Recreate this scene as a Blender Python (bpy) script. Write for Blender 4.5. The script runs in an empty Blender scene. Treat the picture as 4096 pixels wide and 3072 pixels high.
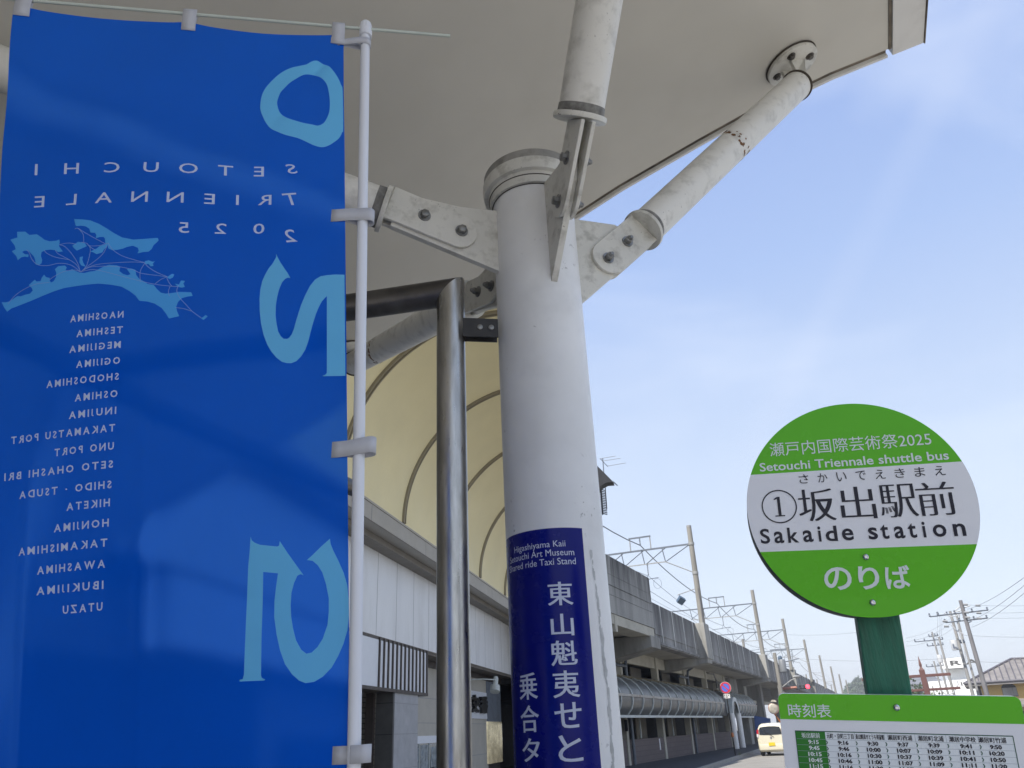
import bpy, bmesh, math, random
from mathutils import Vector, Matrix

# ------------------------------------------------------------------ camera, sky, sun, exposure
SC = bpy.context.scene
COL = SC.collection
PITCH, ROLL, EYE, FPX = math.radians(24.8), math.radians(2.6), 1.6, 3037.0
FWD = Vector((0, math.cos(PITCH), math.sin(PITCH)))
_r0, _u0 = Vector((1, 0, 0)), Vector((0, -math.sin(PITCH), math.cos(PITCH)))
RIGHT = math.cos(ROLL) * _r0 - math.sin(ROLL) * _u0
UP = math.sin(ROLL) * _r0 + math.cos(ROLL) * _u0
CAM = Vector((0, 0, EYE))
cd = bpy.data.cameras.new('camera')
cd.sensor_width = 36.0
cd.lens = 36.0 * FPX / 4096.0
cd.clip_start, cd.clip_end = 0.05, 6000.0
cam = bpy.data.objects.new('camera', cd)
COL.objects.link(cam)
m = Matrix((RIGHT, UP, -FWD)).transposed().to_4x4()
m.translation = CAM
cam.matrix_world = m
SC.camera = cam

SUN_AZ, SUN_EL = math.radians(225), math.radians(54)
wd = bpy.data.worlds.new('World')
SC.world = wd
wd.use_nodes = True
nt = wd.node_tree
nt.nodes.clear()
out = nt.nodes.new('ShaderNodeOutputWorld')
bg = nt.nodes.new('ShaderNodeBackground')
sky = nt.nodes.new('ShaderNodeTexSky')
sky.sky_type = 'NISHITA'
sky.sun_disc = False
sky.sun_elevation, sky.sun_rotation = SUN_EL, SUN_AZ
sky.air_density, sky.dust_density, sky.ozone_density = 1.0, 1.6, 1.6
# milky spring haze: paler towards the horizon, with faint cirrus, all by direction
tc = nt.nodes.new('ShaderNodeTexCoord')
sep = nt.nodes.new('ShaderNodeSeparateXYZ')
hz_ = nt.nodes.new('ShaderNodeValToRGB')
while len(hz_.color_ramp.elements) < 5: hz_.color_ramp.elements.new(0.5)
for e, (p, c) in zip(hz_.color_ramp.elements, ((0.0, (2.62, 2.72, 2.98)), (0.13, (2.55, 2.72, 3.04)), (0.30, (2.2, 2.52, 3.10)), (0.52, (1.50, 1.98, 3.08)), (0.75, (1.08, 1.52, 2.82)))):
    e.position = p
    e.color = (c[0] / 4.32, c[1] / 4.32, c[2] / 4.32, 1)
gain = nt.nodes.new('ShaderNodeVectorMath'); gain.operation = 'SCALE'
gain.inputs['Scale'].default_value = 4.0
mh = nt.nodes.new('ShaderNodeMix'); mh.data_type = 'RGBA'
mh.inputs['Factor'].default_value = 0.82
mp = nt.nodes.new('ShaderNodeMapping')
mp.inputs['Scale'].default_value = (0.9, 2.4, 3.4)
mp.inputs['Rotation'].default_value = (0.35, 0.5, 0.9)
nz = nt.nodes.new('ShaderNodeTexNoise')
nz.inputs['Scale'].default_value = 1.5
nz.inputs['Detail'].default_value = 5.0
nz.inputs['Roughness'].default_value = 0.5
nz.inputs['Distortion'].default_value = 0.35
rp = nt.nodes.new('ShaderNodeValToRGB')
rp.color_ramp.elements[0].position, rp.color_ramp.elements[1].position = 0.46, 0.80
rp.color_ramp.elements[0].color = (0.0, 0.0, 0.0, 1)
rp.color_ramp.elements[1].color = (0.5, 0.5, 0.5, 1)
mx = nt.nodes.new('ShaderNodeMix')
mx.data_type = 'RGBA'
mx.inputs['B'].default_value = (2.9, 3.15, 3.6, 1)
L_ = nt.links.new
L_(tc.outputs['Generated'], sep.inputs[0]); L_(sep.outputs['Z'], hz_.inputs['Fac'])
L_(hz_.outputs['Color'], gain.inputs[0])
L_(sky.outputs['Color'], mh.inputs['A']); L_(gain.outputs['Vector'], mh.inputs['B'])
L_(tc.outputs['Generated'], mp.inputs['Vector']); L_(mp.outputs['Vector'], nz.inputs['Vector'])
L_(nz.outputs['Fac'], rp.inputs['Fac']); L_(rp.outputs['Color'], mx.inputs['Factor'])
L_(mh.outputs['Result'], mx.inputs['A'])
# one old, spreading vapour trail: a band round a great circle
def _way(px, py): return ((px - 2048) / FPX * RIGHT - (py - 1536) / FPX * UP + FWD).normalized()
tn = _way(3969, 0).cross(_way(3242, 1372)).normalized()
dt = nt.nodes.new('ShaderNodeVectorMath'); dt.operation = 'DOT_PRODUCT'; dt.inputs[1].default_value = tn
ab_ = nt.nodes.new('ShaderNodeMath'); ab_.operation = 'ABSOLUTE'
mr = nt.nodes.new('ShaderNodeMapRange'); mr.interpolation_type = 'SMOOTHERSTEP'
mr.inputs['From Min'].default_value, mr.inputs['From Max'].default_value = 0.0, 0.030
mr.inputs['To Min'].default_value, mr.inputs['To Max'].default_value = 0.30, 0.0
ml = nt.nodes.new('ShaderNodeMath'); ml.operation = 'MULTIPLY'
mt_ = nt.nodes.new('ShaderNodeMix'); mt_.data_type = 'RGBA'; mt_.inputs['B'].default_value = (2.2, 2.5, 3.2, 1)
L_(tc.outputs['Generated'], dt.inputs[0]); L_(dt.outputs['Value'], ab_.inputs[0]); L_(ab_.outputs[0], mr.inputs['Value'])
L_(mr.outputs['Result'], ml.inputs[0]); L_(nz.outputs['Fac'], ml.inputs[1])
L_(ml.outputs[0], mt_.inputs['Factor']); L_(mx.outputs['Result'], mt_.inputs['A']); L_(mt_.outputs['Result'], bg.inputs['Color'])
bg.inputs['Strength'].default_value = 0.10
nt.links.new(bg.outputs['Background'], out.inputs['Surface'])

sl = bpy.data.lights.new('sun', 'SUN')
sl.energy, sl.angle, sl.color = 2.4, math.radians(0.53), (1.0, 0.95, 0.87)
sun = bpy.data.objects.new('sun', sl)
COL.objects.link(sun)
sdir = Vector((math.sin(SUN_AZ) * math.cos(SUN_EL), math.cos(SUN_AZ) * math.cos(SUN_EL), math.sin(SUN_EL)))
sun.rotation_euler = sdir.to_track_quat('Z', 'Y').to_euler()
sun.location = (-20, -20, 40)
SC.view_settings.view_transform = 'Standard'
SC.view_settings.look = 'None'
SC.view_settings.gamma = 1.0
SC.view_settings.use_curve_mapping = False
SC.view_settings.exposure = 1.70
SC.cycles.max_bounces = 8
SC.cycles.diffuse_bounces = 5
SC.cycles.use_denoising = True

rnd = random.Random(7)


# ------------------------------------------------------------------ helpers
def ray(px, py):                       # direction through a point of the 2212 x 1659 view of the photograph
    s = 4096.0 / 2212.0
    return (px * s - 2048) / FPX * RIGHT - (py * s - 1536) / FPX * UP + FWD


def at(px, py, dist):                  # point on that line of sight at a horizontal distance
    d = ray(px, py)
    return CAM + d * (dist / math.hypot(d.x, d.y))


def onplane(px, py, p, n):
    d = ray(px, py)
    return CAM + d * ((p - CAM).dot(n) / d.dot(n))


def tag(o, label=None, cat=None, group=None, kind=None):
    if label: o['label'] = label
    if cat: o['category'] = cat
    if group: o['group'] = group
    if kind: o['kind'] = kind
    return o


WL = {}


def thing(name, loc, label, cat, group=None):
    o = bpy.data.objects.new(name, None)
    o.empty_display_size = 0.2
    o.location = loc
    COL.objects.link(o)
    WL[o] = Vector(loc)
    return tag(o, label, cat, group)


class MB:
    def __init__(self):
        self.bm = bmesh.new()
        self.mi = 0

    def face(self, vs):
        try:
            f = self.bm.faces.new(vs)
            f.material_index = self.mi
            return f
        except ValueError:
            return None

    def poly(self, pts):
        return self.face([self.bm.verts.new(p) for p in pts])

    def loft(self, rings, closed=True, cap0=True, cap1=True):
        R = [[self.bm.verts.new(p) for p in r] for r in rings]
        n = len(R[0])
        for a, b in zip(R, R[1:]):
            for i in range(n if closed else n - 1):
                j = (i + 1) % n
                self.face((a[i], a[j], b[j], b[i]))
        if cap0: self.face(list(reversed(R[0])))
        if cap1: self.face(R[-1])

    def hexa(self, p):                 # eight corners: bottom ring 0-3, top ring 4-7
        v = [self.bm.verts.new(q) for q in p]
        for f in ((3, 2, 1, 0), (4, 5, 6, 7), (0, 1, 5, 4), (1, 2, 6, 5), (2, 3, 7, 6), (3, 0, 4, 7)):
            self.face([v[i] for i in f])

    def box(self, f, u0, u1, w0, w1, z0, z1):
        self.hexa([f(u0, w0, z0), f(u1, w0, z0), f(u1, w1, z0), f(u0, w1, z0),
                   f(u0, w0, z1), f(u1, w0, z1), f(u1, w1, z1), f(u0, w1, z1)])

    def prism(self, pts, off):         # closed outline of 3-D points pushed by off
        a = [self.bm.verts.new(p) for p in pts]
        b = [self.bm.verts.new(Vector(p) + off) for p in pts]
        n = len(a)
        self.face(a[::-1]); self.face(b)
        for i in range(n):
            self.face((a[i], a[(i + 1) % n], b[(i + 1) % n], b[i]))

    def tube(self, p0, p1, r0, r1=None, seg=20, caps=True):
        p0, p1 = Vector(p0), Vector(p1)
        r1 = r0 if r1 is None else r1
        d = (p1 - p0).normalized()
        x = d.orthogonal().normalized()
        y = d.cross(x)
        rings = [[p + (x * math.cos(t) + y * math.sin(t)) * r for t in [2 * math.pi * i / seg for i in range(seg)]]
                 for p, r in ((p0, r0), (p1, r1))]
        self.loft(rings, True, caps, caps)

    def path(self, pts, r, seg=8, caps=True):
        pts = [Vector(p) for p in pts]
        rings = []
        x = None
        for i, p in enumerate(pts):
            d = ((pts[min(i + 1, len(pts) - 1)] - p).normalized() + (p - pts[max(i - 1, 0)]).normalized())
            d.normalize()
            x = d.orthogonal().normalized() if x is None else (x - d * x.dot(d)).normalized()
            y = d.cross(x)
            rr = r[i] if isinstance(r, (list, tuple)) else r
            rings.append([p + (x * math.cos(2 * math.pi * k / seg) + y * math.sin(2 * math.pi * k / seg)) * rr for k in range(seg)])
        self.loft(rings, True, caps, caps)

    def lathe(self, o, ax, prof, seg=32, caps=True):   # prof: list of (radius, distance along ax)
        o, ax = Vector(o), Vector(ax).normalized()
        x = ax.orthogonal().normalized()
        y = ax.cross(x)
        self.loft([[o + ax * h + (x * math.cos(2 * math.pi * k / seg) + y * math.sin(2 * math.pi * k / seg)) * r
                    for k in range(seg)] for r, h in prof], True, caps, caps)

    def build(self, name, mats, parent=None, smooth=False, bevel=0, loc=None, angle=40, recalc=True):
        bm = self.bm
        if recalc: bmesh.ops.recalc_face_normals(bm, faces=bm.faces)
        if bevel:
            es = [e for e in bm.edges if len(e.link_faces) == 2 and e.calc_face_angle(0) > 0.6]
            bmesh.ops.bevel(bm, geom=es, offset=bevel, segments=2, profile=0.6, affect='EDGES', clamp_overlap=True)
        base = Vector((0, 0, 0))
        if parent is not None: base = WL[parent]
        elif loc is not None: base = Vector(loc)
        bmesh.ops.translate(bm, verts=bm.verts, vec=-base)
        me = bpy.data.meshes.new(name)
        bm.to_mesh(me)
        bm.free()
        for mt in (mats if isinstance(mats, (list, tuple)) else [mats]): me.materials.append(mt)
        if smooth:
            me.shade_smooth()
            me.set_sharp_from_angle(angle=math.radians(angle))
        o = bpy.data.objects.new(name, me)
        COL.objects.link(o)
        WL[o] = base
        if parent is not None: o.parent = parent
        else: o.location = base
        return o


def frame(az):
    a = math.radians(az)
    u, w = Vector((math.sin(a), math.cos(a), 0)), Vector((math.cos(a), -math.sin(a), 0))
    f = lambda uu, ww, zz: u * uu + w * ww + Vector((0, 0, zz))
    f.u, f.w = u, w
    return f


def ident(x, y, z): return Vector((x, y, z))


def bez(pts, n=6):                     # Catmull-Rom through a closed list of 2-D points
    o, N = [], len(pts)
    for i in range(N):
        p0, p1, p2, p3 = pts[i - 1], pts[i], pts[(i + 1) % N], pts[(i + 2) % N]
        for k in range(n):
            t = k / n
            o.append(tuple(0.5 * (2 * p1[c] + (p2[c] - p0[c]) * t + (2 * p0[c] - 5 * p1[c] + 4 * p2[c] - p3[c]) * t * t
                                  + (3 * p1[c] - p0[c] - 3 * p2[c] + p3[c]) * t ** 3) for c in (0, 1)))
    return o


# ---- lettering: built from the program's own font, cut fine enough to follow a curved surface
_TXT = {}


def glyphs(s, bold=0.0, res=3):
    k = (s, bold, res)
    if k not in _TXT:
        c = bpy.data.curves.new('t', 'FONT')
        c.body, c.offset, c.resolution_u = s, bold, res
        o = bpy.data.objects.new('t', c)
        me = bpy.data.meshes.new_from_object(o)
        vs = [(v.co.x, v.co.y) for v in me.vertices]
        fs = [tuple(p.vertices) for p in me.polygons]
        bpy.data.objects.remove(o); bpy.data.curves.remove(c); bpy.data.meshes.remove(me)
        xs, ys = [v[0] for v in vs], [v[1] for v in vs]
        x0, x1, y0, y1 = min(xs), max(xs), min(ys), max(ys)
        _TXT[k] = ([((x - x0) / (x1 - x0), (y - y0) / (y1 - y0)) for x, y in vs], fs, (x1 - x0) / (y1 - y0))
    return _TXT[k]


class Flat:                            # a sheet of 2-D artwork that is mapped onto a surface
    def __init__(self):
        self.bm = bmesh.new()
        self.lev = 0.0

    def text(self, s, x0, x1, y0, y1, bold=0.0, res=3, flip=False, shear=0.0):
        vs, fs, _ = glyphs(s, bold, res)
        q = []
        for a, b in vs:
            if flip: a = 1 - a
            q.append(self.bm.verts.new((x0 + (x1 - x0) * a + shear * b, y0 + (y1 - y0) * b, self.lev)))
        for f in fs:
            try: self.bm.faces.new([q[i] for i in f])
            except ValueError: pass

    def rect(self, x0, x1, y0, y1):
        self.bm.faces.new([self.bm.verts.new((x, y, self.lev)) for x, y in ((x0, y0), (x1, y0), (x1, y1), (x0, y1))])

    def poly(self, pts, hole=None):
        def ring(ps):
            v = [self.bm.verts.new((x, y, self.lev)) for x, y in ps]
            return [self.bm.edges.new((v[i], v[(i + 1) % len(v)])) for i in range(len(v))]
        es = ring(pts) + (ring(hole) if hole else [])
        bmesh.ops.triangle_fill(self.bm, use_beauty=True, use_dissolve=False, edges=es)

    def line(self, pts, w):
        for i, (a, b) in enumerate(zip(pts, pts[1:])):
            dx, dy = b[0] - a[0], b[1] - a[1]
            l = math.hypot(dx, dy) or 1
            nx, ny = -dy / l * w / 2, dx / l * w / 2
            ex, ey = dx / l * w * .35, dy / l * w * .35
            self.bm.faces.new([self.bm.verts.new((p[0] + sx * nx + k * ex, p[1] + sx * ny + k * ey, self.lev + 0.00004 * (i % 2)))
                               for p, sx, k in ((a, 1, -1), (a, -1, -1), (b, -1, 1), (b, 1, 1))])

    def cut(self, dx=None, dy=None):
        for ax, st in ((0, dx), (1, dy)):
            if not st: continue
            lo = min(v.co[ax] for v in self.bm.verts); hi = max(v.co[ax] for v in self.bm.verts)
            k = math.floor(lo / st) + 1
            while k * st < hi:
                co = [0, 0, 0]; co[ax] = k * st
                no = [0, 0, 0]; no[ax] = 1
                bmesh.ops.bisect_plane(self.bm, geom=self.bm.verts[:] + self.bm.edges[:] + self.bm.faces[:], dist=1e-7, plane_co=co, plane_no=no)
                k += 1
        return self

    def onto(self, fn, name, mat, parent, smooth=True):
        mb = MB(); mb.bm.free(); mb.bm = self.bm
        for v in self.bm.verts: v.co = fn(v.co.x, v.co.y, v.co.z)
        return mb.build(name, mat, parent, smooth, recalc=False)


# ------------------------------------------------------------------ materials
def M(name, col, rough=0.5, metal=0.0, var=0.12, vs=6.0, grime=None, gs=9.0, gamt=0.5, stretch=None, bump=0.0, bs=40.0,
      coat=0.0, spec=None, emit=None, trans=None, spots=None, ss=60.0, alpha=None, detail=6.0, see=0, zst=None):
    mt = bpy.data.materials.new(name)
    mt.use_nodes = True
    n = mt.node_tree
    b = n.nodes['Principled BSDF']
    c = (col[0], col[1], col[2], 1)
    b.inputs['Roughness'].default_value = rough
    b.inputs['Metallic'].default_value = metal
    if coat: b.inputs['Coat Weight'].default_value = coat; b.inputs['Coat Roughness'].default_value = 0.04; b.inputs['Coat IOR'].default_value = 1.75
    if spec is not None: b.inputs['Specular IOR Level'].default_value = spec
    tcn = n.nodes.new('ShaderNodeTexCoord')
    mpn = n.nodes.new('ShaderNodeMapping')
    if stretch: mpn.inputs['Scale'].default_value = stretch
    n.links.new(tcn.outputs['Object'], mpn.inputs['Vector'])

    def noise(scale, det=detail, plain=False):
        q = n.nodes.new('ShaderNodeTexNoise')
        q.inputs['Scale'].default_value = scale
        q.inputs['Detail'].default_value = det
        q.inputs['Roughness'].default_value = 0.6
        n.links.new((tcn.outputs['Object'] if plain else mpn.outputs['Vector']), q.inputs['Vector'])
        return q.outputs['Fac']

    def ramp(src, a, bb, lo, hi):
        r = n.nodes.new('ShaderNodeMapRange')
        r.inputs['From Min'].default_value, r.inputs['From Max'].default_value = a, bb
        r.inputs['To Min'].default_value, r.inputs['To Max'].default_value = lo, hi
        n.links.new(src, r.inputs['Value'])
        return r.outputs['Result']

    def mix(fac, a, bcol):
        x = n.nodes.new('ShaderNodeMix')
        x.data_type = 'RGBA'
        n.links.new(fac, x.inputs['Factor'])
        if isinstance(a, tuple): x.inputs['A'].default_value = a
        else: n.links.new(a, x.inputs['A'])
        x.inputs['B'].default_value = bcol
        return x.outputs['Result']
    cur = c
    if var:
        d = 1 - var * 1.6
        lo = (col[0] * d, col[1] * d, col[2] * d, 1)
        hi = tuple(min(1, k * (1 + var * .5)) for k in col) + (1,)
        cur = mix(ramp(noise(vs), .3, .72, 1, 0), hi, lo)
    if grime:
        cur = mix(ramp(noise(gs), .5, .78, 0, gamt), cur, tuple(grime) + (1,))
    if spots:
        f = n.nodes.new('ShaderNodeMath'); f.operation = 'MULTIPLY'
        n.links.new(ramp(noise(ss, 3, True), .66, .70, 0, 1), f.inputs[0])
        n.links.new(ramp(noise(ss * .09, 2, True), .5, .62, 0, .8), f.inputs[1])
        cur = mix(f.outputs[0], cur, tuple(spots) + (1,))
    if zst:                            # rain-wash stain hanging from the top edge: full at z1, gone at z0, broken up by streaks
        sx_ = n.nodes.new('ShaderNodeSeparateXYZ'); n.links.new(tcn.outputs['Object'], sx_.inputs[0])
        f = n.nodes.new('ShaderNodeMath'); f.operation = 'MULTIPLY'
        n.links.new(ramp(sx_.outputs['Z'], zst[0], zst[1], 0, 1), f.inputs[0]); n.links.new(ramp(noise(2.6), .33, .62, .15, zst[2]), f.inputs[1])
        cur = mix(f.outputs[0], cur, (.035, .034, .034, 1))
    if isinstance(cur, tuple): b.inputs['Base Color'].default_value = cur
    else: n.links.new(cur, b.inputs['Base Color'])
    if var:
        n.links.new(ramp(noise(vs * 2.3), .3, .7, max(.03, rough - .08), min(1, rough + .1)), b.inputs['Roughness'])
    if bump:
        bn = n.nodes.new('ShaderNodeBump')
        bn.inputs['Strength'].default_value = bump
        bn.inputs['Distance'].default_value = 0.01
        n.links.new(noise(bs, 4), bn.inputs['Height'])
        n.links.new(bn.outputs['Normal'], b.inputs['Normal'])
    if emit:
        b.inputs['Emission Color'].default_value = tuple(emit[:3]) + (1,)
        b.inputs['Emission Strength'].default_value = emit[3]
    if alpha is not None: b.inputs['Alpha'].default_value = alpha
    if trans:
        tr = n.nodes.new('ShaderNodeBsdfTranslucent')
        if isinstance(cur, tuple): tr.inputs['Color'].default_value = cur
        else: n.links.new(cur, tr.inputs['Color'])
        ms = n.nodes.new('ShaderNodeMixShader')
        ms.inputs[0].default_value = trans
        n.links.new(b.outputs[0], ms.inputs[1]); n.links.new(tr.outputs[0], ms.inputs[2])
        res = ms.outputs[0]
        if see:                        # open weave: a little of what is behind shows through
            tp = n.nodes.new('ShaderNodeBsdfRefraction'); tp.inputs['Color'].default_value = (.16, .46, 1, 1)
            tp.inputs['IOR'].default_value = 1.10; tp.inputs['Roughness'].default_value = .30
            m2 = n.nodes.new('ShaderNodeMixShader'); m2.inputs[0].default_value = see
            n.links.new(res, m2.inputs[1]); n.links.new(tp.outputs[0], m2.inputs[2]); res = m2.outputs[0]
        n.links.new(res, n.nodes['Material Output'].inputs['Surface'])
    return mt


def brickmat(name, c1, c2, mortar, sx, sz, msize=0.012, rough=0.8, offset=0.5, az=0.0):
    mt = M(name, c1, rough, var=0)
    n = mt.node_tree
    t = n.nodes.new('ShaderNodeTexCoord')
    mpn = n.nodes.new('ShaderNodeMapping')
    mpn.inputs['Rotation'].default_value = (0, 0, math.radians(az))
    sep = n.nodes.new('ShaderNodeSeparateXYZ')
    cmb = n.nodes.new('ShaderNodeCombineXYZ')
    br = n.nodes.new('ShaderNodeTexBrick')
    br.inputs['Color1'].default_value = tuple(c1) + (1,)
    br.inputs['Color2'].default_value = tuple(c2) + (1,)
    br.inputs['Mortar'].default_value = tuple(mortar) + (1,)
    br.inputs['Scale'].default_value = 1.0
    br.inputs['Mortar Size'].default_value = msize
    br.inputs['Brick Width'].default_value = sx
    br.inputs['Row Height'].default_value = sz
    br.offset = offset
    n.links.new(t.outputs['Object'], mpn.inputs['Vector'])
    n.links.new(mpn.outputs['Vector'], sep.inputs[0])
    n.links.new(sep.outputs['Y'], cmb.inputs['X'])
    n.links.new(sep.outputs['Z'], cmb.inputs['Y'])
    n.links.new(cmb.outputs[0], br.inputs['Vector'])
    n.links.new(br.outputs['Color'], n.nodes['Principled BSDF'].inputs['Base Color'])
    return mt


DIRT = (0.10, 0.09, 0.075)
m_soffit = M('soffit_paint', (0.60, 0.575, 0.51), 0.55, var=.05, vs=1.3, grime=(0.44, 0.41, 0.35), gs=2.1, gamt=.25)
m_trim = M('white_trim', (0.72, 0.71, 0.68), 0.45, var=.05, vs=3, grime=(.4,.38,.33), gs=7, gamt=.3)
m_stain = M('brown_edge_stain', (0.22, 0.185, 0.14), 0.8, var=.5, vs=6)
m_seal = M('dark_sealant', (0.07, 0.055, 0.04), 0.8, var=.4, vs=9)
m_steel = M('white_painted_steel', (0.68, 0.665, 0.605), 0.42, var=.10, vs=4, grime=(0.17, 0.155, 0.12), gs=16, gamt=.7, spots=(.06, .06, .05), ss=75, bump=.04, bs=60)
m_capg = M('grimy_cap_paint', (0.33, 0.32, 0.295), 0.5, var=.25, vs=6, grime=(0.09, 0.083, 0.07), gs=9, gamt=1)
m_strut = M('weathered_tube_paint', (0.72, 0.705, 0.655), 0.40, var=.05, vs=2.2, grime=(0.26, 0.25, 0.215), gs=14, gamt=.6, spots=(.08, .07, .05), ss=70, detail=10, bump=.03, bs=50)
m_column = M('column_paint', (0.80, 0.80, 0.79), 0.38, var=.07, vs=3, grime=(.4, .4, .39), gs=4, gamt=.35, spots=(.16, .15, .14), ss=42, bump=.015, bs=90)
m_peel = M('peeled_paint', (0.56, 0.565, 0.56), 0.6, var=.25, vs=22)
m_gasket = M('grey_gasket', (0.25, 0.245, 0.23), 0.6, var=.4, vs=22, grime=DIRT, gs=30, gamt=.9)
m_rust = M('rust', (0.22, 0.10, 0.035), 0.8, var=.5, vs=40)
m_bolt = M('galvanised_bolt', (0.30, 0.30, 0.29), 0.38, 0.7, var=.3, vs=30)
m_boltdark = M('dark_bolt', (0.13, 0.12, 0.11), 0.5, 0.5, var=.3, vs=30)
m_inox = M('stainless_steel', (0.56, 0.545, 0.51), 0.33, 1.0, var=.22, vs=5, stretch=(5, 5, .8), grime=(.22, .20, .16), gs=9, gamt=.6)
m_inoxdark = M('shaded_arm_and_dark_rail_steel', (0.16, 0.15, 0.14), 0.42, 0.9, var=.25, vs=8)
m_darkplate = M('dark_bracket_steel', (0.05, 0.048, 0.047), 0.5, 0.3, var=.2, vs=20)
m_cloth = M('blue_polyester', (0.001, 0.145, 0.93), 0.75, var=.08, vs=2.2, trans=.5, see=.25, bump=.05, bs=900, spec=.08)
m_cloth2 = M('light_blue_print', (0.20, 0.66, 1.0), 0.75, var=.05, vs=3, trans=.30, spec=.08)
m_clothw = M('white_print', (0.70, 0.78, 0.95), 0.75, var=.0, trans=.3, spec=.08)
m_cloths = M('map_print', (0.12, 0.52, 1.0), 0.75, var=.05, vs=3, trans=.35, spec=.08)
m_route = M('route_print', (0.30, 0.48, 0.86), 0.75, var=.0, trans=.3, spec=.08)
m_strap = M('white_webbing', (0.62, 0.63, 0.68), 0.8, var=.05, vs=30, trans=.2, bump=.1, bs=700)
m_pole = M('white_plastic_pole', (0.68, 0.70, 0.76), 0.35, var=.02, vs=3)
m_rod = M('fibreglass_rod', (0.52, 0.57, 0.52), 0.5, var=.04)
m_green = M('green_sign_film', (0.11, 0.52, 0.010), 0.26, var=.03, vs=2, spec=.22, coat=.10)
m_white = M('white_sign_film', (0.80, 0.82, 0.88), 0.30, var=.02, vs=2, spec=.3, coat=.3)
m_silver = M('silver_lettering', (0.70, 0.77, 0.78), 0.4, var=0, spec=.3, coat=.3)
m_navy = M('navy_lettering', (0.004, 0.005, 0.022), 0.28, var=0, spec=.25, coat=.10)
m_discrim = M('dark_sign_edge', (0.010, 0.014, 0.022), 0.6, var=.1)
m_rimw = M('pale_edge_line', (0.70, 0.76, 0.62), 0.5, var=0)
m_post = M('green_painted_wood', (0.010, 0.165, 0.098), 0.45, var=.2, vs=7, stretch=(6, 6, .4), grime=(.004, .06, .04), gs=12, gamt=.6, bump=.3, bs=30)
m_screw = M('zinc_screw', (0.62, 0.64, 0.66), 0.22, 1.0, var=.1)
m_tgreen = M('table_green', (0.02, 0.20, 0.02), 0.35, var=.05, spec=.35)
m_tdark = M('table_frame_green', (0.006, 0.085, 0.055), 0.4, var=0, spec=.35)
m_tline = M('table_rule', (0.32, 0.37, 0.42), 0.4, var=0)
m_tpale = M('table_cell', (0.78, 0.83, 0.87), 0.35, var=0, spec=.35)
m_label = M('navy_vinyl', (0.003, 0.007, 0.18), 0.24, var=.05, vs=3, spec=.22)
m_labelw = M('white_vinyl', (0.58, 0.62, 0.74), 0.4, var=0)
m_cream = M('cream_vault_panel', (0.84, 0.74, 0.44), 0.6, var=.05, vs=.7)
m_rib = M('vault_rib', (0.27, 0.23, 0.145), 0.5, var=.1, vs=2)
m_fascia = M('beige_fascia', (0.40, 0.375, 0.33), 0.55, var=.06, vs=1)
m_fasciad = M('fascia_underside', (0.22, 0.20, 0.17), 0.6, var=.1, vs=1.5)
m_panel = M('white_metal_panel', (0.80, 0.805, 0.81), 0.4, var=.05, vs=1.2, grime=(.45, .44, .41), gs=2, gamt=.3, stretch=(1, 1, .3))
m_joint = M('panel_joint', (0.28, 0.28, 0.28), 0.7, var=0)
m_signw = M('white_sign_box', (0.74, 0.76, 0.80), 0.4, var=.02)
m_slat = M('brown_slat', (0.055, 0.042, 0.036), 0.5, var=.2, vs=4)
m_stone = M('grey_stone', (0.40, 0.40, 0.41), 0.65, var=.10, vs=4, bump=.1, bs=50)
m_stoned = M('shaded_stone_and_dark_fittings', (0.085, 0.083, 0.08), 0.6, var=.2, vs=3)
m_dimwall = M('dim_inner_wall', (0.20, 0.18, 0.145), 0.8, var=.15, vs=1)  # beige wall with the shops' inner shade put into its colour
m_wallb = M('beige_wall', (0.46, 0.43, 0.37), 0.7, var=.06, vs=2)
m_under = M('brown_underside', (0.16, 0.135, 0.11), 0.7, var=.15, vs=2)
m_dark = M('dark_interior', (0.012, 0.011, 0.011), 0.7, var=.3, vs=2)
m_glass = M('window_glass', (0.20, 0.24, 0.25), 0.08, var=.5, vs=2.2, coat=.6)
m_mirror = M('polished_metal', (0.80, 0.72, 0.50), 0.12, 1.0, var=.3, vs=3)
m_tile = brickmat('grey_mesh_tile', (.27, .26, .24), (.33, .32, .30), (.10, .10, .10), .11, .11, .012, offset=0, az=10.96)
m_blacksign = M('black_letter', (0.02, 0.02, 0.02), 0.4, var=0)
m_lampw = M('lamp_white', (0.55, 0.58, 0.55), 0.4, var=.05)
m_conc = M('stained_concrete', (0.33, 0.325, 0.30), 0.9, var=.25, vs=.6, stretch=(1, 1, .16), grime=(0.07, 0.07, 0.068), gs=1.1, gamt=1, bump=.15, bs=6)
m_concd = M('dark_stained_concrete', (0.27, 0.268, 0.258), 0.9, var=.35, vs=.9, stretch=(1, 1, .10), grime=(0.03, 0.03, 0.031), gs=2.0, gamt=.9, zst=(5.5, 7.0, .75), bump=.15, bs=6)
m_conct = M('rain_stained_concrete', (0.36, 0.355, 0.33), 0.9, var=.2, vs=.6, stretch=(1, 1, .12), grime=(0.12, 0.12, 0.115), gs=1.3, gamt=.8, bump=.15, bs=6, zst=(6.3, 8.1, .9))
m_concs = M('concrete_soffit', (0.38, 0.36, 0.31), 0.9, var=.14, vs=.6, grime=(.18, .17, .14), gs=.8, gamt=.5)
m_concl = M('pale_concrete', (0.46, 0.44, 0.37), 0.85, var=.12, vs=1, grime=(.25, .22, .16), gs=1.4, gamt=.4)
m_ribc = M('pale_panel_joint', (0.60, 0.60, 0.57), 0.85, var=.2, vs=2)
m_block = brickmat('brown_tile_wall', (.120, .096, .093), (.140, .114, .109), (.09, .074, .072), .9, .22, .014, az=23.92)
m_glaze = M('grey_glazing', (0.105, 0.112, 0.112), 0.34, var=.14, vs=.8, spec=.6)
m_frame = M('pale_frame', (0.52, 0.56, 0.55), 0.5, var=.12, vs=2)
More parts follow.
